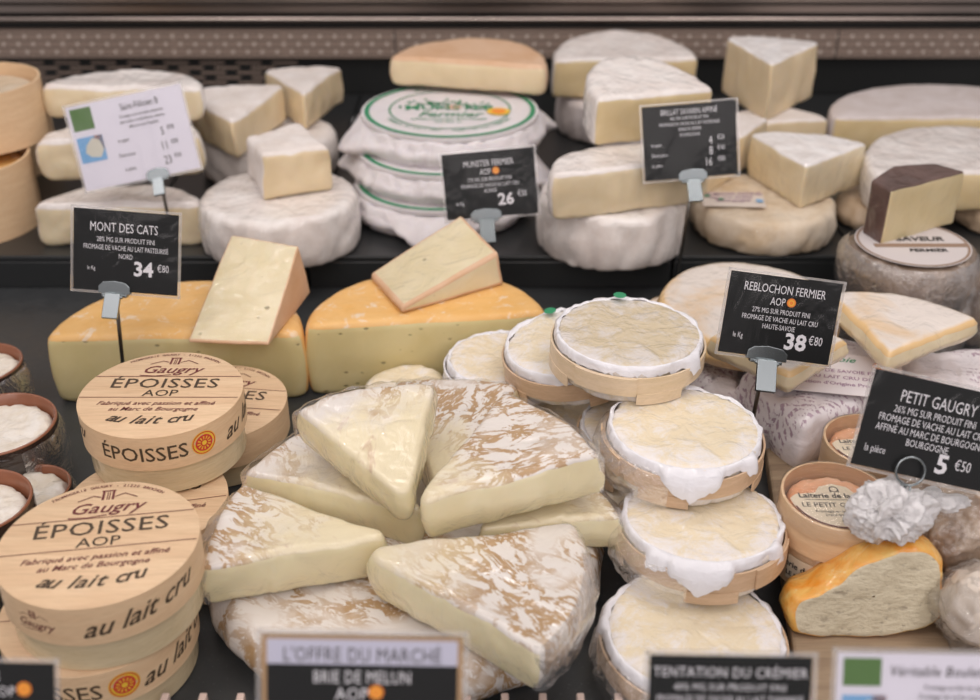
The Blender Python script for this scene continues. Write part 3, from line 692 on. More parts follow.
# ================================================================ wooden boxes with burnt lettering
def mark(l, x, y, s, rot=0, m=1, z=0):           # house mark: small porch drawing over the italic name
    X = Matrix.Translation((x, y, z)) @ Matrix.Rotation(rot, 4, 'Z') @ Matrix.Scale(s, 4)
    l.add(*text2d('Gaugry', 1.0, .38, .008, sx=1.05), m, X @ Matrix.Translation((0, -.45, 0)))
    q = lambda x0, x1, y0, y1: l.add([(x0, y0, 0), (x1, y0, 0), (x1, y1, 0), (x0, y1, 0)], [(0, 1, 2, 3)], m, X)
    q(-.30, .30, 1.02, 1.10); q(-.26, -.16, .42, 1.02); q(.16, .26, .42, 1.02); q(-.05, -.01, .42, .95); q(.04, .08, .42, .95)
    for x0, x1, y0, y1 in ((-1.25, -.62, .40, .72), (-.62, -.3, .72, .60), (.3, .7, .60, .78), (.7, 1.25, .78, .45), (-1.5, -.7, -.72, -.78), (-.7, .1, -.78, -.66)):
        l.add([(x0, y0, 0), (x1, y1, 0), (x1, y1+.06, 0), (x0, y0+.06, 0)], [(0, 1, 2, 3)], m, X)
def seal(l, X, r, conv=None):
    f = conv or (lambda vs, fs, m, k: l.add(vs, fs, m, X @ Matrix.Translation((0, 0, k*.0001))))
    f(*disc2d(r, 32), 4, 0); f(*disc2d(r*.94, 32, r*.86), 3, 1); f(*disc2d(r*.70, 32), 3, 1)
    for k in range(12):
        a = k*PI/6; c, s = math.cos(a), math.sin(a); n = (-s, c)
        f([(c*r*.30-s*r*.03, s*r*.30+c*r*.03, 0), (c*r*.30+s*r*.03, s*r*.30-c*r*.03, 0), (c*r*.56+s*r*.06, s*r*.56-c*r*.06, 0), (c*r*.56-s*r*.06, s*r*.56+c*r*.06, 0)], [(0, 1, 2, 3)], 4, 2)
    f(*disc2d(r*.2, 16), 4, 2)
def epoisses(label, px, py, zt, r, rz=0, H=.045, side=(), tilt=(0, 0)):
    r *= rs(py, zt); p = at(px, py, zt); t = thing('wooden_cheese_box', label, 'cheese box', (p.x, p.y, zt-H), (tilt[0], tilt[1], 0), 'round wooden boxes with lettered lids')
    lh = .0265; rb = r-.0028
    MB().lathe([(.001, 0), (rb-.002, 0), (rb, .001), (rb, H-.004), (.001, H-.004)], seg=80).build('base', WOODB, t, angle=40)
    l = MB(); l.lathe([(r-.0016, H-lh), (r, H-lh), (r, H-.0006), (r-.0012, H), (.0005, H)], 0, 96, ms=[5, 5, 0, 0])
    zl = H+.0003; s = r/.057; RZ = Matrix.Rotation(rz, 4, 'Z')
    def tx(st, x, y, size, m, shear=0, bold=.0, sx=1, sp=1): l.add(*text2d(st, size*s, shear, bold, sx=sx, spacing=sp), m, RZ @ Matrix.Translation((x*s, y*s, zl)))
    b2 = MB(); mark(b2, 0, .0320*s, .0140*s)
    l.add([v+Vector((0, 0, zl)) for v in b2.v], b2.f, [1]*len(b2.f), RZ)
    b2 = MB(); arc_text(b2, 'FROMAGERIE GAUGRY - 21220 BROCHON', .0508*s, .0034*s, PI/2, 1, zl, .012); l.add(b2.v, b2.f, b2.m, RZ)
    for y in (.0205, -.0075):
        w = math.sqrt(.057**2-y*y)*.985; l.add([(-w*s, y*s, zl), (w*s, y*s, zl), (w*s, (y+.0006)*s, zl), (-w*s, (y+.0006)*s, zl)], [(0, 1, 2, 3)], 1, RZ)
    tx('ÉPOISSES', 0, .0055, .0178, 2, 0, .004, 1.06, 1.05); tx('AOP', 0, -.0055, .0118, 2, 0, .004, 1.05, 1.0)
    tx('Fabriqué avec passion et affiné', 0, -.0170, .0068, 1, .35, .008, .98); tx('au Marc de Bourgogne', 0, -.0243, .0068, 1, .35, .008, .98)
    for i, ch in enumerate('au lait cru'):          # swinging script line
        if ch != ' ':
            x = (i-5)*.0053; l.add(*text2d(ch, .0142*s, .45, .016), 2, RZ @ Matrix.Translation((x*s, (-.0405+.0000+x*x*5.0)*s, zl)) @ Matrix.Rotation(x*9, 4, 'Z'))
    for what, ang in side:
        a = R_(ang); zc = H-lh/2
        if what == 'seal': seal(l, None, .0088, lambda vs, fs, m, k: wrap_on(l, vs, fs, r, a, zc, m, .0002+k*.00012))
        elif what == 'mark':
            b2 = MB(); mark(b2, 0, 0, .0075); wrap_on(l, [tuple(v) for v in b2.v], b2.f, r, a, zc-.0005, 1)
        elif what == 'name':
            vs, fs = text2d('ÉPOISSES', .0150, 0, .008, sx=1.0); wrap_on(l, vs, fs, r, a, zc-.0055, 2)
        else:
            vs, fs = text2d(what, .0165, .5, .012, sx=1.0); vs = [(x, y*.95+x*.10, z) for x, y, z in vs]; wrap_on(l, vs, fs, r, a, zc-.0045, 2)
    l.build('lid', [WOOD, BURG, BRINK, RED, YEL, WOODS], t, angle=40)
    return t
epoisses('lettered box lying behind the raised one, half hidden to its right', 215, 401, .045, .054, -.12, side=())
epoisses('bottom lettered box of the middle stack, lid peeping out below', 146, 500, .045, .0545, .22, side=(('au lait cru', -38), ('name', -100)))
epoisses('raised lettered box in the middle stack, red and yellow seal on its side', 161, 392, .0945, .0560, .0, H=.048, side=(('name', -90), ('seal', -48), ('au lait cru', 4), ('au lait cru', -176)), tilt=(0, 0))
epoisses('bottom lettered box of the front stack, seal on its right side', 97, 606, .045, .0575, .12, side=(('name', -103), ('seal', -60), ('au lait cru', -16)))
epoisses('front lettered box nearest the left corner, script on its side', 98, 540, .093, .0580, .16, H=.048, side=(('mark', -112), ('au lait cru', -51), ('name', -172)), tilt=(0, .01))

# ================================================================ terracotta dishes
def dish(label, px, py, zt, r, h, seed):
    r *= rs(py, zt); p = at(px, py, zt); t = thing('terracotta_dish', label, 'dish', (p.x, p.y, zt-h), (0, 0, seed), 'small terracotta dishes of cheese')
    w = .0026
    MB().lathe([(.001, 0), (r*.86, 0), (r*.95, h*.3), (r, h*.93), (r-.0006, h)], seg=72).build('outer_glaze', GLAZE, t, angle=50)
    MB().lathe([(r-.0004, h-.003), (r-.0005, h), (r-w*.5, h+.0009), (r-w, h-.0002), (r-w-.0012, h*.6), (r*.8, .005), (.001, .004)], seg=72).build('rim', TERRA, t)
    m = solid(circle(r-w-.0018, 80), h*.80, .006, 8, 4, 0, .0016, 60, seed, crease=.003); o = m.build('cheese', FRESH, t); o.location.z = .005
    skirt(t, circle(r+.0006, 100), 55, 99, h, seed, .003)
dish('dish of white cheese farthest back at the left edge', -22, 364, .045, .034, .045, 1)
dish('largest dish of white cheese at the left edge, beside half wheel', -4, 424, .050, .043, .050, 2)
dish('low dish of white cheese tucked behind the round lettered box', 30, 488, .030, .0285, .030, 3)
dish('dish of white cheese at the left edge behind front lettered box', -26, 502, .058, .037, .058, 4)
dish('dish of cheese barely in view beside the front lettered box', -70, 606, .045, .040, .045, 5)

# ================================================================ floury flat cheeses and printed packages
def packet(label, pts, zt, h, seed, tags=(0, 0, 0, 0)):
    W = [at(a, b, zt) for a, b in pts]; c = sum(W, Vector())/len(W)
    m = solid(poly([(w.x-c.x, w.y-c.y) for w in W], [0]*len(W), 110, 5), h, .012, 8, 6, .004, .0035, 24, seed, crease=.004)
    o = m.build('wrapped_cheese', PRINTED); o.location = (c.x, c.y, zt-h)
    vs = o.data; return tag(o, label, 'wrapped cheese', 'cheeses in printed white paper')
packet('white printed packet below the big black sign', [(738, 372), (800, 425), (898, 392), (872, 338), (790, 320)], .050, .050, 101)
packet('printed packet left of the sign rod, behind the hooped cheeses', [(690, 350), (712, 405), (746, 398), (744, 345)], .034, .034, 102)
packet('printed packet at the right edge behind the tilted black sign', [(905, 345), (905, 400), (1010, 420), (1010, 345)], .050, .050, 103)
p = at(835, 372, .056)
mb = MB()
for i, s in enumerate(('REBLOCHON DE SAVOIE FERMIER', 'FROMAGE AU LAIT CRU DE VACHE', 'Appellation d\'Origine Protégée')): mb.add(*text2d(s, .0062, 0, .02), 0, Matrix.Translation((0, -i*.009, 0)))
mb.add(*disc2d(.0055, 20), 1, Matrix.Translation((.034, .014, 0))); mb.add(*disc2d(.003, 20), 2, Matrix.Translation((.034, .014, .0002)))
mb.add(*text2d('de Savoie', .011, .4, .01), 3, Matrix.Translation((-.006, .016, 0)))
mb.box(-.05, .05, -.03, .028, -.0006, -.0002, 4)
o = mb.build('paper_label', [PURP, ORG, YEL, GREEN, m_plain('soft_white_label', (.76, .71, .72))], smooth=False); o.location = p; o.rotation_euler = (R_(2), R_(-2), R_(-14)); tag(o, 'printed white label with orange dot on the packet', 'label')
wheel('flat_cheese', 'large flat floury round cheese in film behind the big black sign', 748, 300, .072, .073, .026, REB, 'floury orange-edged cheeses', tilt=(.05, 0), seed=111, crease=.0005, disp=.001, bevel=.010)
wheel('flat_cheese', 'floury cheese edge peeping out left of the large flat round', 684, 312, .040, .038, .022, REB, 'floury orange-edged cheeses', seed=112, crease=0, bevel=.008)
wedge_at('half_flat_cheese', 'half floury cheese behind the black sign, point showing beneath', (790, 374, .086), (774, 316, .094), 48, .020, [REB, PASTEF], 'floury orange-edged cheeses', 113, .001, .009)
wedge_at('half_flat_cheese', 'floury cheese piece with yellow cut face, right of the big black sign', (890, 354, .088), (905, 290, .096), 38, .020, [REB, PASTEF], 'floury orange-edged cheeses', 114, .001, .009)

# ================================================================ small open boxes on the board
def petit(label, px, py, zt, r, h, seed, lab=True, tilt=(0, 0), sidetext=False):
    r *= rs(py, zt); p = at(px, py, zt); t = thing('small_wooden_box', label, 'cheese box', (p.x, p.y, zt-h), (tilt[0], tilt[1], 0), 'small open boxes of orange cheese')
    MB().lathe([(.001, 0), (r, 0), (r, h-.0004), (r-.0006, h), (r-.0016, h), (r-.0018, .003), (.001, .003)], seg=72).build('box', WOODS, t, angle=40)
    m = solid(circle(r-.004, 70), h-.009, .006, 7, 4, 0, .0016, 60, seed, crease=.002); o = m.build('cheese', SALMON, t); o.location.z = .003
    if lab:
        l = MB(); R = r-.005
        pts = [(R*math.cos(a), R*math.sin(a), 0) for a in [R_(-178+k*176/30) for k in range(31)]]
        pts += [(R*.86, R*.10, 0), (R*.42, R*.16, 0), (R*.30, R*.36, 0), (0, R*.47, 0), (-R*.30, R*.36, 0), (-R*.42, R*.16, 0), (-R*.86, R*.10, 0)]
        l.add(pts, [tuple(range(len(pts)))]); T = lambda y: Matrix.Translation((0, y, .0002))
        l.add(*text2d('Laiterie de la Côte', R*.225, 0, .02, sx=.95), 1, T(-R*.02)); l.add(*text2d('LE PETIT GAUGRY', R*.20, 0, .005), 1, T(-R*.32))
        l.add(*text2d('Fromage au lait cru affiné', R*.11), 1, T(-R*.50)); l.add(*text2d('21220 BROCHON', R*.10), 1, T(-R*.62))
        l.add([(-R*.7, -R*.09, 0), (R*.7, -R*.09, 0), (R*.7, -R*.075, 0), (-R*.7, -R*.075, 0)], [(0, 1, 2, 3)], 1, T(0))
        for q in ((0, .045), (.045, 0), (-.045, 0), (0, -.045)): l.add(*disc2d(R*.035, 10), 1, Matrix.Translation((R*q[0], -R*.77+R*q[1], .0002)))
        b2 = MB(); b2.add(*disc2d(R*.10, 20, R*.075), 1); l.add([v+Vector((0, R*.27, .0002)) for v in b2.v], b2.f, b2.m)
        l.add([(-R*.10, R*.17, .0002), (-R*.075, R*.17, .0002), (-R*.075, R*.28, .0002), (-R*.10, R*.28, .0002)], [(0, 1, 2, 3)], 1)
        l.add([(R*.075, R*.17, .0002), (R*.10, R*.17, .0002), (R*.10, R*.28, .0002), (R*.075, R*.28, .0002)], [(0, 1, 2, 3)], 1)
        v, f = disc2d(1, 60, .965); v = [(x*R, y*R, .0003) for x, y, z in v]; f = [q for q in f if v[q[0]][1] < -R*.25]; l.add(v, f, 2)
        o = l.build('label', [m_plain('cream_box_label', (.78, .68, .52)) if 'cream_box_label' not in bpy.data.materials else bpy.data.materials['cream_box_label'], DINK, BURG], t, smooth=False); o.location.z = h-.0022; o['label'] = 'cream half-round printed label'
    # film stretched over the box
    MB().lathe([(r+.0008, h*.55), (r+.0009, h), (r-.001, h+.0008), (.0005, h+.0003)], seg=60, disp=.0004, ds=90, seed=seed).build('film_cover', m_film('taut_clear_film', haze=.04, scale=50, lo=.02) if 'taut_clear_film' not in bpy.data.materials else bpy.data.materials['taut_clear_film'], t)
    if sidetext:
        l = MB(); arcstrip(l, r+.0004, .006, h-.012, R_(-150), R_(-20), .0004, 0)
        for s, z, y in (('Laiterie de la Côte  ·  Laiterie de la Côte', .0062, h-.022), ('LE PETIT GAUGRY   LE PETIT GAUGRY', .005, h-.030)):
            v, f = text2d(s, z, 0, .02); wrap_on(l, v, f, r+.0009, R_(-85), y, 1)
        o = l.build('side_label', [bpy.data.materials['cream_box_label'], DINK], t, smooth=False)
    return t
petit('small open box of orange cheese behind the tilted black sign', 873, 440, .050, .0345, .038, 121)
t = petit('lower small box beneath the labelled box of orange cheese', 832, 527, .0435, .0350, .031, 122, lab=False)
petit('small open box of orange cheese with round cream label on top', 836, 494, .0715, .0355, .0275, 123, tilt=(.03, .02))
l = MB(); arcstrip(l, .0354, .006, .024, R_(-150), R_(-20), .0004, 0)
for s, z, y in (('Laiterie de la Côte  ·  Laiterie de la Côte', .0062, .016), ('LE PETIT GAUGRY   LE PETIT GAUGRY', .0048, .009)):
    v, f = text2d(s, z, 0, .02); wrap_on(l, v, f, .0359, R_(-85), y, 1)
o = l.build('side_label', [bpy.data.materials['cream_box_label'], DINK], t, smooth=False); o['label'] = 'printed cream band round the side'

# ================================================================ orange cone cheese cut in half, crumpled film
ZB = .0125
face = [(794, 634), (825, 637), (860, 638), (890, 636), (917, 632), (935, 623), (947, 612), (948, 602), (943, 592), (945, 574), (943, 564), (936, 555), (923, 549), (903, 551), (883, 556), (862, 565), (837, 583), (814, 597), (797, 602), (789, 615)]
P0 = at(860, 638, ZB); e1 = Vector((1, .02, 0)); lean = R_(14); up = Vector((0, math.sin(lean), math.cos(lean))); nf = e1.cross(up)
def onplane(px, py):
    d = ray(px, py); o = Vector((0, 0, CAMZ)); k = (P0-o).dot(nf)/d.dot(nf); return o+d*k
W = [onplane(*q) for q in face]; root = Vector((P0.x, P0.y, ZB)); W = [w-root for w in W]
out = resample([([( (w.dot(e1)), w.dot(up)), (W[(i+1) % len(W)].dot(e1), W[(i+1) % len(W)].dot(up))], 0) for i, w in enumerate(W)], 120, 2)
cx = sum(p[0] for p in out)/120; cy = .028
t = thing('cut_cheese', 'cut half of a cone cheese with orange rind and grey cream face', 'cheese', root)
back = -nf if nf.y < 0 else nf
def loop(scale, depth, lift=0, dz=0):
    r = []
    for x, y, _ in out:
        q = Vector((cx+(x-cx)*scale, cy+(y-cy)*scale)); v = e1*q.x+up*q.y+back*depth + Vector((0, 0, lift*max(0, y/.06)))
        v += fractal(v, 60, 5)*.0012; v.z = max(v.z, 0); r.append(v)
    return r
loops = [loop(.02, .0), loop(.3, -.0004), loop(.6, 0), loop(.85, .0), loop(.95, 0)]; nfc = len(loops)
loops += [loop(1.0, .0015), loop(1.025, .006, .002), loop(1.03, .013, .003), loop(1.01, .022, .003), loop(.93, .030, .002), loop(.75, .036), loop(.45, .040), loop(.02, .041)]
m = MB(); n = 120; vs = [v for l_ in loops for v in l_]
fs = []; tg = []
for i in range(len(loops)-1):
    for k in range(n): fs.append((i*n+k, i*n+(k+1) % n, (i+1)*n+(k+1) % n, (i+1)*n+k)[::-1]); tg.append(1 if i < nfc-1 else 0)
m.add(vs, fs, tg); emit(m, ('rind', 'paste'), [BOUL, BPASTE], t)
q = at(890, 511, .085)-root; blob('crumpled_film', FILMW, t, q, (.022, .016, .015), 3, .36, 70, 6, .15, .25); blob('crumpled_film', FILMW, t, at(935, 500, .085)-root, (.016, .007, .005), 9, .4, 90, 6, -.1, .3)
p = at(960, 514, .055); t = thing('wrapped_cone_cheese', 'beige lumpy cheese in crinkled film behind the orange cut cheese', 'cheese', (p.x, p.y, ZB))
blob('cheese', BROWNW, t, (.010, 0, .037), (.043, .034, .031), 11, .20, 34, 6, .3)
blob('crumpled_film', FILM, t, (.008, -.002, .040), (.046, .036, .034), 12, .24, 38, 6, .1, .1)
p = at(985, 622, .030); t = thing('wrapped_cone_cheese', 'pale film-wrapped cheese at the right edge above the white sign', 'cheese', (p.x, p.y, ZB))
blob('cheese', m_rind('pale_beige_rind', (.62, .53, .44), (.74, .67, .60), film=1), t, (0, 0, .028), (.026, .026, .0235), 14, .12, 30, 5)
blob('crumpled_film', FILM, t, (0, 0, .026), (.029, .028, .0255), 15, .2, 45, 5)

# ================================================================ price signs
def sign(label, px, py, t_, w, h, roll, lines, base=None, zb=0, lean=22, yaw=0, white=False, clip=(0, ), extra=None, border=False, tab=True, header=None, y=None, clipx=0, ring=False, cl=.022, stemto=None):
    k_ = rs(py, .1 if py < 600 else .13); t_ *= k_; w *= k_; h *= k_
    c = Vector((0, 0, CAMZ))+ray(px, py)*t_
    X = Matrix.Rotation(R_(yaw), 4, 'Z') @ Matrix.Rotation(R_(-lean), 4, 'X') @ Matrix.Rotation(R_(roll), 4, 'Y')
    clipp = c + X @ Vector((clipx, 0, -h/2))
    b = Vector((clipp.x+(base[0] if base else 0), clipp.y+(base[1] if base else .004), zb))
    t = thing('price_sign', label, 'price sign', b)
    X = Matrix.Translation(c-b) @ X
    card = MB(); e = .0007
    card.box(-w/2, w/2, -e/2, e/2, -h/2, h/2, 0, X)
    FX = X @ Matrix.Translation((0, -e/2-.0002, 0)) @ Matrix.Rotation(PI/2, 4, 'X')     # text plane: x right, y up
    def put(vs, fs, m, k=0): card.add(vs, fs, m, FX @ Matrix.Translation((0, 0, k*.0001)))
    def rect(x0, x1, y0, y1, m, k=0): put([(x0*w, y0*h, 0), (x1*w, y0*h, 0), (x1*w, y1*h, 0), (x0*w, y1*h, 0)], [(0, 1, 2, 3)], m, k)
    ink = 1
    if border:
        for a in ((-.5, .5, .47, .5), (-.5, .5, -.5, -.47), (-.5, -.475, -.47, .47), (.475, .5, -.47, .47)): rect(*a, 2)
    if header: rect(-.475, .475, header, .47, 3)
    for L in lines:
        s, x, yy, sz, al = L[:5]; mm = L[5] if len(L) > 5 else ink; cond = L[6] if len(L) > 6 else .78; sh = L[7] if len(L) > 7 else 0
        vs, fs = text2d(s, sz*h*(1.45 if sz >= .16 else 1.30), sh, .03 if sz >= .16 else 0, al, 1.0 if sz >= .16 else cond*(.86 if py < 600 else 1.0), 1.0 if py < 600 else 1.06); vs = [(a+x*w, b_+(yy-sz*.5)*h, 0) for a, b_, z in vs]; put(vs, fs, mm, 1)
    for (x, yy, r) in (extra or {}).get('seal', []):
        for rr, mm, k in ((1, 4, 1), (.62, 5, 2), (.42, 4, 3)):
            vs, fs = disc2d(r*h*rr, 24); put([(a+x*w, b_+yy*h, 0) for a, b_, z in vs], fs, mm, k)
    for (x0, x1, y0, y1, mm) in (extra or {}).get('rect', []): rect(x0, x1, y0, y1, mm, 1)
    for (pts, mm) in (extra or {}).get('poly', []): put([(a*w, b_*h, 0) for a, b_ in pts], [tuple(range(len(pts)))], mm, 2)
    mats = [WCARD if white else CARD, DINK if white else INK, GOLD, LILAC, ORG, YEL, GSQ, BLUE, PINK, MAPC, DINK]
    card.build('card', mats, t, smooth=False)
    sl = MB(); g = .0022
    sl.add([(-w/2-g, -.0011, -h/2-g), (w/2+g, -.0011, -h/2-g), (w/2+g, -.0011, h/2+g), (-w/2-g, -.0011, h/2+g)], [(0, 1, 2, 3)], 0, X)
    for a in ((-w/2-g, -w/2-.0006, -h/2-g, h/2+g), (w/2+.0006, w/2+g, -h/2-g, h/2+g), (-w/2-g, w/2+g, -h/2-g, -h/2-.0006), (-w/2-g, w/2+g, h/2+.0006, h/2+g)):
        sl.box(a[0], a[1], -.0010, .0006, a[2], a[3], 1, X)
    sl.build('clear_sleeve', [m_film('clear_sleeve_front', haze=.0, scale=9, lo=.0) if 'clear_sleeve_front' not in bpy.data.materials else bpy.data.materials['clear_sleeve_front'], SLEEVE], t, smooth=False)
    K = X @ Matrix.Translation((clipx, 0, -h/2))
    if tab:
        cb = MB(); cw = cl*.55
        prof = [(-cw, -.002), (cw, -.002), (cw, .004), (cw*.72, .0072), (0, .0085), (-cw*.72, .0072), (-cw, .004)]
        for yy in (-.0028, .0016):
            n = len(prof); cb.add([(x, yy, z) for x, z in prof]+[(x, yy+.0012, z) for x, z in prof], [tuple(range(n)), tuple(range(2*n-1, n-1, -1))]+[(i, n+i, n+(i+1) % n, (i+1) % n) for i in range(n)], 0, K)
        cb.box(-cw*.8, cw*.8, -.003, .003, -.0042, -.0018, 0, K)
        jaw = cb.build('clip_jaw', CHROME, t, smooth=False, bevel=.0005)
        hb = MB(); hw = cl*.27; A = K @ Matrix.Translation((0, -.0035, -.002)) @ Matrix.Rotation(R_(-24), 4, 'X')
        hb.box(-hw, hw, -.0030, .0005, -cl*.88, .0, 0, A); hb.tube([(-hw-.0016, -.0008, -.002), (hw+.0016, -.0008, -.002)], .0014, 0, 10, A)
        hb.build('clip_lever', CHROME, jaw, smooth=False, bevel=.0012)
    if not ring:
        top = K @ Vector((0, .002, -.004)); end = Vector((stemto if stemto else (0, 0), )[0] + (0,)) if stemto else Vector((0, 0, 0))
        MB().tube([top, top.lerp(end, .3), end+Vector((0, 0, .001))], .0016, 0, 10).build('rod', STEM, t)
    else:
        rb = MB(); R = .0085; cc = Vector((0, -.004, .0035))
        rb.tube([cc+Vector((R*math.cos(2*PI*k/28), 0, R*math.sin(2*PI*k/28))) for k in range(28)], .0008, 0, 8, K, closed=True)
        rb.build('wire_ring', CHROME, t)
        wb = MB(); 
        for s in (-1, 1): wb.tube([K @ (cc+Vector((s*.0025, 0, -R))), K @ (cc+Vector((s*.0045, .004, -R-.010))), K @ (cc+Vector((s*.006, .010, -R-.022)))], .0007, 0, 8)
        e0 = K @ (cc+Vector((0, 0, -R))); wb.tube([e0, Vector((e0.x, e0.y+.012, e0.z-.02)), Vector((0, 0, .0005))], .0009, 0, 8)
        wb.build('wire_stem', CHROME, t)
    return t
FR = lambda a, b, c='', d='': None
std = lambda title, l2, l3, unit, price, cents: [(title, 0, .34, .105, 'CENTER'), (l2, 0, .17, .062, 'CENTER'), (l3, 0, .08, .062, 'CENTER')]
# white sign with map
FRM = [(-.40, .02), (-.34, .10), (-.28, .06), (-.26, -.06), (-.30, -.14), (-.38, -.12), (-.42, -.06)]
EX = dict(rect=[(-.47, -.29, .20, .46, 6), (-.47, -.25, -.18, .12, 7), (-.32, -.25, -.05, .12, 8)], poly=[(FRM, 9)])
sign('white price sign with green square and small map, far left', 133, 138, .00088, .1040, .0740, -11.5,
     [('Saint-Félicien B', .12, .38, .085, 'CENTER', 1, .8), ('Fromage au lait de vache pasteurisé', .12, .27, .042, 'CENTER'), ('pâte molle à croûte fleurie, crémeux', .12, .205, .042, 'CENTER'), ('affiné en cave, Dauphiné', .12, .14, .042, 'CENTER'),
      ('le quart', -.08, .0, .05, 'CENTER'), ('5', .26, .02, .10, 'CENTER'), ('€90', .335, .045, .06, 'CENTER'), ('Demi-pièce', -.08, -.17, .05, 'CENTER'), ('11', .25, -.15, .11, 'CENTER'), ('€80', .34, -.125, .06, 'CENTER'), ('la pièce', -.08, -.34, .05, 'CENTER'), ('23', .25, -.32, .11, 'CENTER'), ('€60', .34, -.29, .06, 'CENTER')],
     white=True, extra=EX, zb=SZ, clipx=.015, cl=.020, lean=20, base=(.004, .003))
sign('small black sign on a rod before the left orange-rinded half wheel', 126, 252, .00074, .0770, .0600, 4.5,
     [('MONT DES CATS', -.02, .30, .125, 'CENTER'), ('28% MG SUR PRODUIT FINI', 0, .145, .068, 'CENTER'), ('FROMAGE DE VACHE AU LAIT PASTEURISÉ', 0, .045, .068, 'CENTER', 1, .72), ('NORD', 0, -.055, .068, 'CENTER'), ('le Kg', -.33, -.22, .055, 'CENTER'), ('34', .17, -.20, .17, 'CENTER'), ('€80', .36, -.17, .10, 'CENTER')],
     clipx=-.008, cl=.022, lean=18, base=(-.010, .004))
sign('small black sign before the paper-wrapped stack with green rings', 490, 184, .00086, .0790, .0560, -5,
     [('MUNSTER FERMIER', 0, .33, .105, 'CENTER'), ('AOP', -.04, .20, .10, 'CENTER'), ('27% MG SUR PRODUIT FINI', 0, .085, .065, 'CENTER'), ('FROMAGE DE VACHE AU LAIT CRU', 0, -.005, .065, 'CENTER'), ('ALSACE', 0, -.09, .065, 'CENTER'), ('le Kg', -.34, -.26, .065, 'CENTER'), ('26', .16, -.24, .17, 'CENTER'), ('€50', .34, -.17, .10, 'CENTER')],
     extra=dict(seal=[(.075, .20, .055)]), clipx=-.006, cl=.026, lean=18, base=(.006, .0))
sign('small black sign with three prices, in front of the cut halves', 690, 141, .00084, .0783, .0611, -4.5,
     [('BRILLAT SAVARIN AFFINÉ', 0, .41, .085, 'CENTER', 1, .72), ('40% MG SUR PRODUIT FINI', 0, .32, .05, 'CENTER'), ('FROMAGE DE VACHE AU LAIT PASTEURISÉ', 0, .245, .05, 'CENTER'), ('ENRICHI CRÈME', 0, .17, .05, 'CENTER'), ('BOURGOGNE', 0, .095, .05, 'CENTER'),
      ('le quart', -.36, -.02, .055, 'CENTER'), ('4', .22, .0, .125, 'CENTER'), ('€20', .33, .03, .07, 'CENTER'), ('Demi-pièce', -.33, -.16, .055, 'CENTER'), ('8', .22, -.14, .125, 'CENTER'), ('€40', .33, -.11, .07, 'CENTER'), ('la pièce', -.36, -.30, .055, 'CENTER'), ('16', .19, -.29, .125, 'CENTER'), ('€80', .33, -.26, .07, 'CENTER')],
     clipx=.001, cl=.024, lean=18, base=(-.008, -.004))
sign('big black sign on a rod in front of the floury flat cheeses', 780, 318, .00070, .0785, .0575, 7.5,
     [('REBLOCHON FERMIER', 0, .35, .115, 'CENTER'), ('AOP', -.045, .20, .105, 'CENTER'), ('27% MG SUR PRODUIT FINI', 0, .075, .068, 'CENTER'), ('FROMAGE DE VACHE AU LAIT CRU', 0, -.02, .068, 'CENTER'), ('HAUTE-SAVOIE', 0, -.115, .068, 'CENTER'), ('le Kg', -.35, -.26, .07, 'CENTER'), ('38', .17, -.27, .19, 'CENTER'), ('€80', .35, -.22, .12, 'CENTER')],
     extra=dict(seal=[(.075, .20, .055)]), clipx=-.005, cl=.026, lean=20, base=(-.004, .004))
sign('tilted black sign held by a wire ring, right side', 931, 431, .00060, .0840, .0590, 12.5,
     [('PETIT GAUGRY', .0, .30, .135, 'CENTER'), ('26% MG SUR PRODUIT FINI', 0, .155, .082, 'CENTER'), ('FROMAGE DE VACHE AU LAIT CRU', 0, .05, .082, 'CENTER'), ('AFFINÉ AU MARC DE BOURGOGNE', 0, -.055, .082, 'CENTER'), ('BOURGOGNE', 0, -.16, .082, 'CENTER'), ('la pièce', -.36, -.29, .085, 'CENTER'), ('5', .14, -.31, .19, 'CENTER'), ('€50', .29, -.28, .12, 'CENTER')],
     clipx=-.007, cl=.024, lean=22, tab=False, ring=True, zb=ZB, base=(.02, .055))
sign('framed front sign with pale header and tan border', 362, 703, .00046, .0920, .0640, 1.0,
     [("L'OFFRE DU MARCHÉ", 0, .365, .115, 'CENTER', 10, .76), ('BRIE DE MELUN', 0, .20, .100, 'CENTER', 1, .74), ('AOP', -.05, .075, .100, 'CENTER', 1, .9), ('24% MG SUR PRODUIT FINI', 0, -.05, .07, 'CENTER', 1, .9), ('FROMAGE DE VACHE AU LAIT CRU', 0, -.15, .07, 'CENTER'), ('le Kg', -.35, -.32, .07, 'CENTER'), ('24', .17, -.33, .19, 'CENTER'), ('€90', .35, -.28, .12, 'CENTER')],
     extra=dict(seal=[(.07, .085, .055)]), border=True, header=.285, lean=25, zb=0, base=(0, .02))
sign('small black front sign before the nearest hooped cheese', 729, 710, .00047, .0760, .0520, 1.0,
     [('TENTATION DU CRÉMIER', 0, .36, .10, 'CENTER', 1, .88), ('40% MG SUR PRODUIT FINI', 0, .22, .068, 'CENTER', 1, .9), ('FROMAGE DE VACHE AU LAIT THERMISÉ', 0, .11, .068, 'CENTER'), ('BOURGOGNE', 0, .0, .068, 'CENTER'), ('la pièce', -.36, -.22, .08, 'CENTER'), ('9', .16, -.24, .19, 'CENTER'), ('€90', .32, -.19, .12, 'CENTER')],
     lean=25, base=(0, .02))
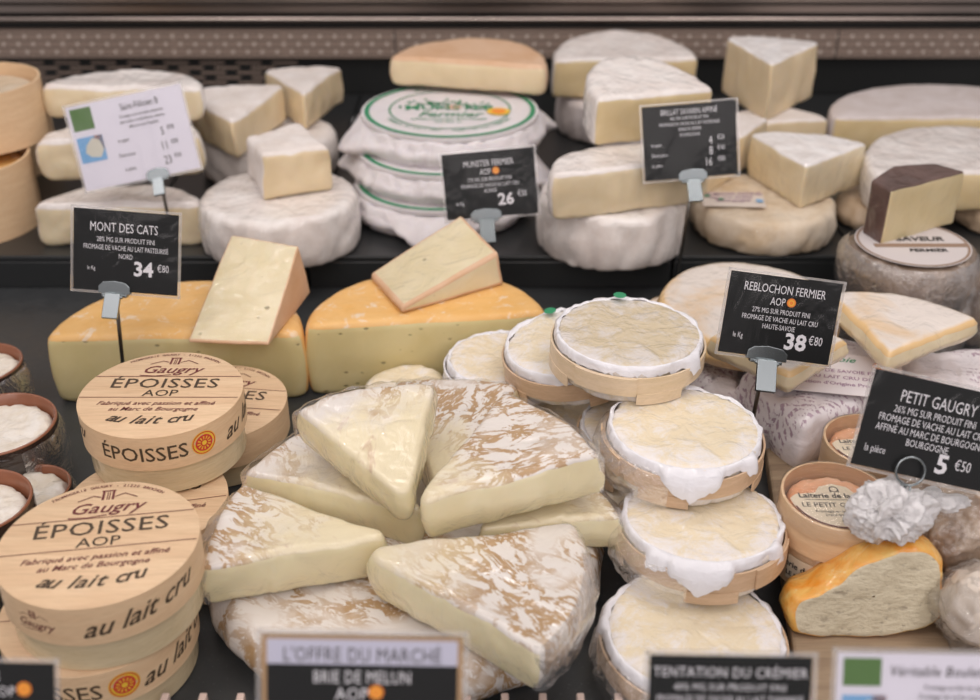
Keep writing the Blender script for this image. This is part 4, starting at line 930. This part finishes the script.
sign('white front sign with green square at the bottom right corner', 935, 712, .00047, .0940, .0560, 1.0,
     [("Véritable Boulette d'Avesnes", .17, .36, .10, 'CENTER', 1, .85, .2), ('Fromage au lait de vache pasteurisé', .17, .22, .05, 'CENTER'), ('Fromage de vache aux herbes et épices', .17, .14, .05, 'CENTER'), ('pâte persillée de poivre, enrobé de paprika', .17, .06, .05, 'CENTER'), ('la pièce', .0, -.2, .07, 'CENTER'), ('7', .3, -.2, .16, 'CENTER')],
     white=True, extra=dict(rect=[(-.47, -.28, .22, .46, 6), (-.47, -.25, -.18, .14, 7), (-.32, -.25, -.05, .14, 8)], poly=[(FRM, 9)]), lean=25, zb=.0125, base=(0, .02))
sign('black front sign cut off at the bottom left corner', -10, 708, .00047, .0610, .0440, 1.0,
     [('ÉPOISSES', -.1, .36, .12, 'CENTER'), ('AOP', .10, .20, .12, 'CENTER', 1, .9), ('24% MG SUR PRODUIT FINI', 0, .03, .085, 'CENTER', 1, .9), ('FROMAGE DE VACHE AU LAIT CRU', 0, -.10, .085, 'CENTER'), ('BOURGOGNE', 0, -.22, .085, 'CENTER')],
     extra=dict(seal=[(.27, .22, .08)]), lean=25, base=(0, .02))

# ================================================================ light: shop ceiling panels and the lamp strip of the case
def area(name, loc, size, power, col, tgt=(0, .7, 0)):
    l = bpy.data.lights.new(name, 'AREA'); l.shape = 'RECTANGLE'; l.size, l.size_y = size; l.energy = power; l.color = col
    o = bpy.data.objects.new(name, l); C.objects.link(o); o.location = loc
    o.rotation_euler = (Vector(tgt)-Vector(loc)).to_track_quat('-Z', 'Y').to_euler(); return o
area('case_lamp_strip', (0, .95, .95), (1.5, .05), 2.4, (1, .93, .88), (0, .70, 0))
area('ceiling_panel', (-.9, .1, 1.9), (.9, .5), 4.6, (1, .92, .91))
area('ceiling_panel', (.9, .3, 1.9), (.9, .5), 4.6, (1, .92, .91))
area('ceiling_panel', (.1, -1.1, 1.4), (3.0, 1.6), 24, (1, .92, .91))
for x in (-.6, -.4, -.2, 0, .2, .4, .6):
    l = bpy.data.lights.new('spot_bulb', 'POINT'); l.energy = .9; l.shadow_soft_size = .014; l.color = (1, .95, .9)
    o = bpy.data.objects.new('spot_bulb', l); C.objects.link(o); o.location = (x, .55, 1.05)
w = bpy.data.worlds.new('shop'); scn.world = w; w.use_nodes = True
w.node_tree.nodes['Background'].inputs[0].default_value = (1, .92, .92, 1); w.node_tree.nodes['Background'].inputs[1].default_value = .34
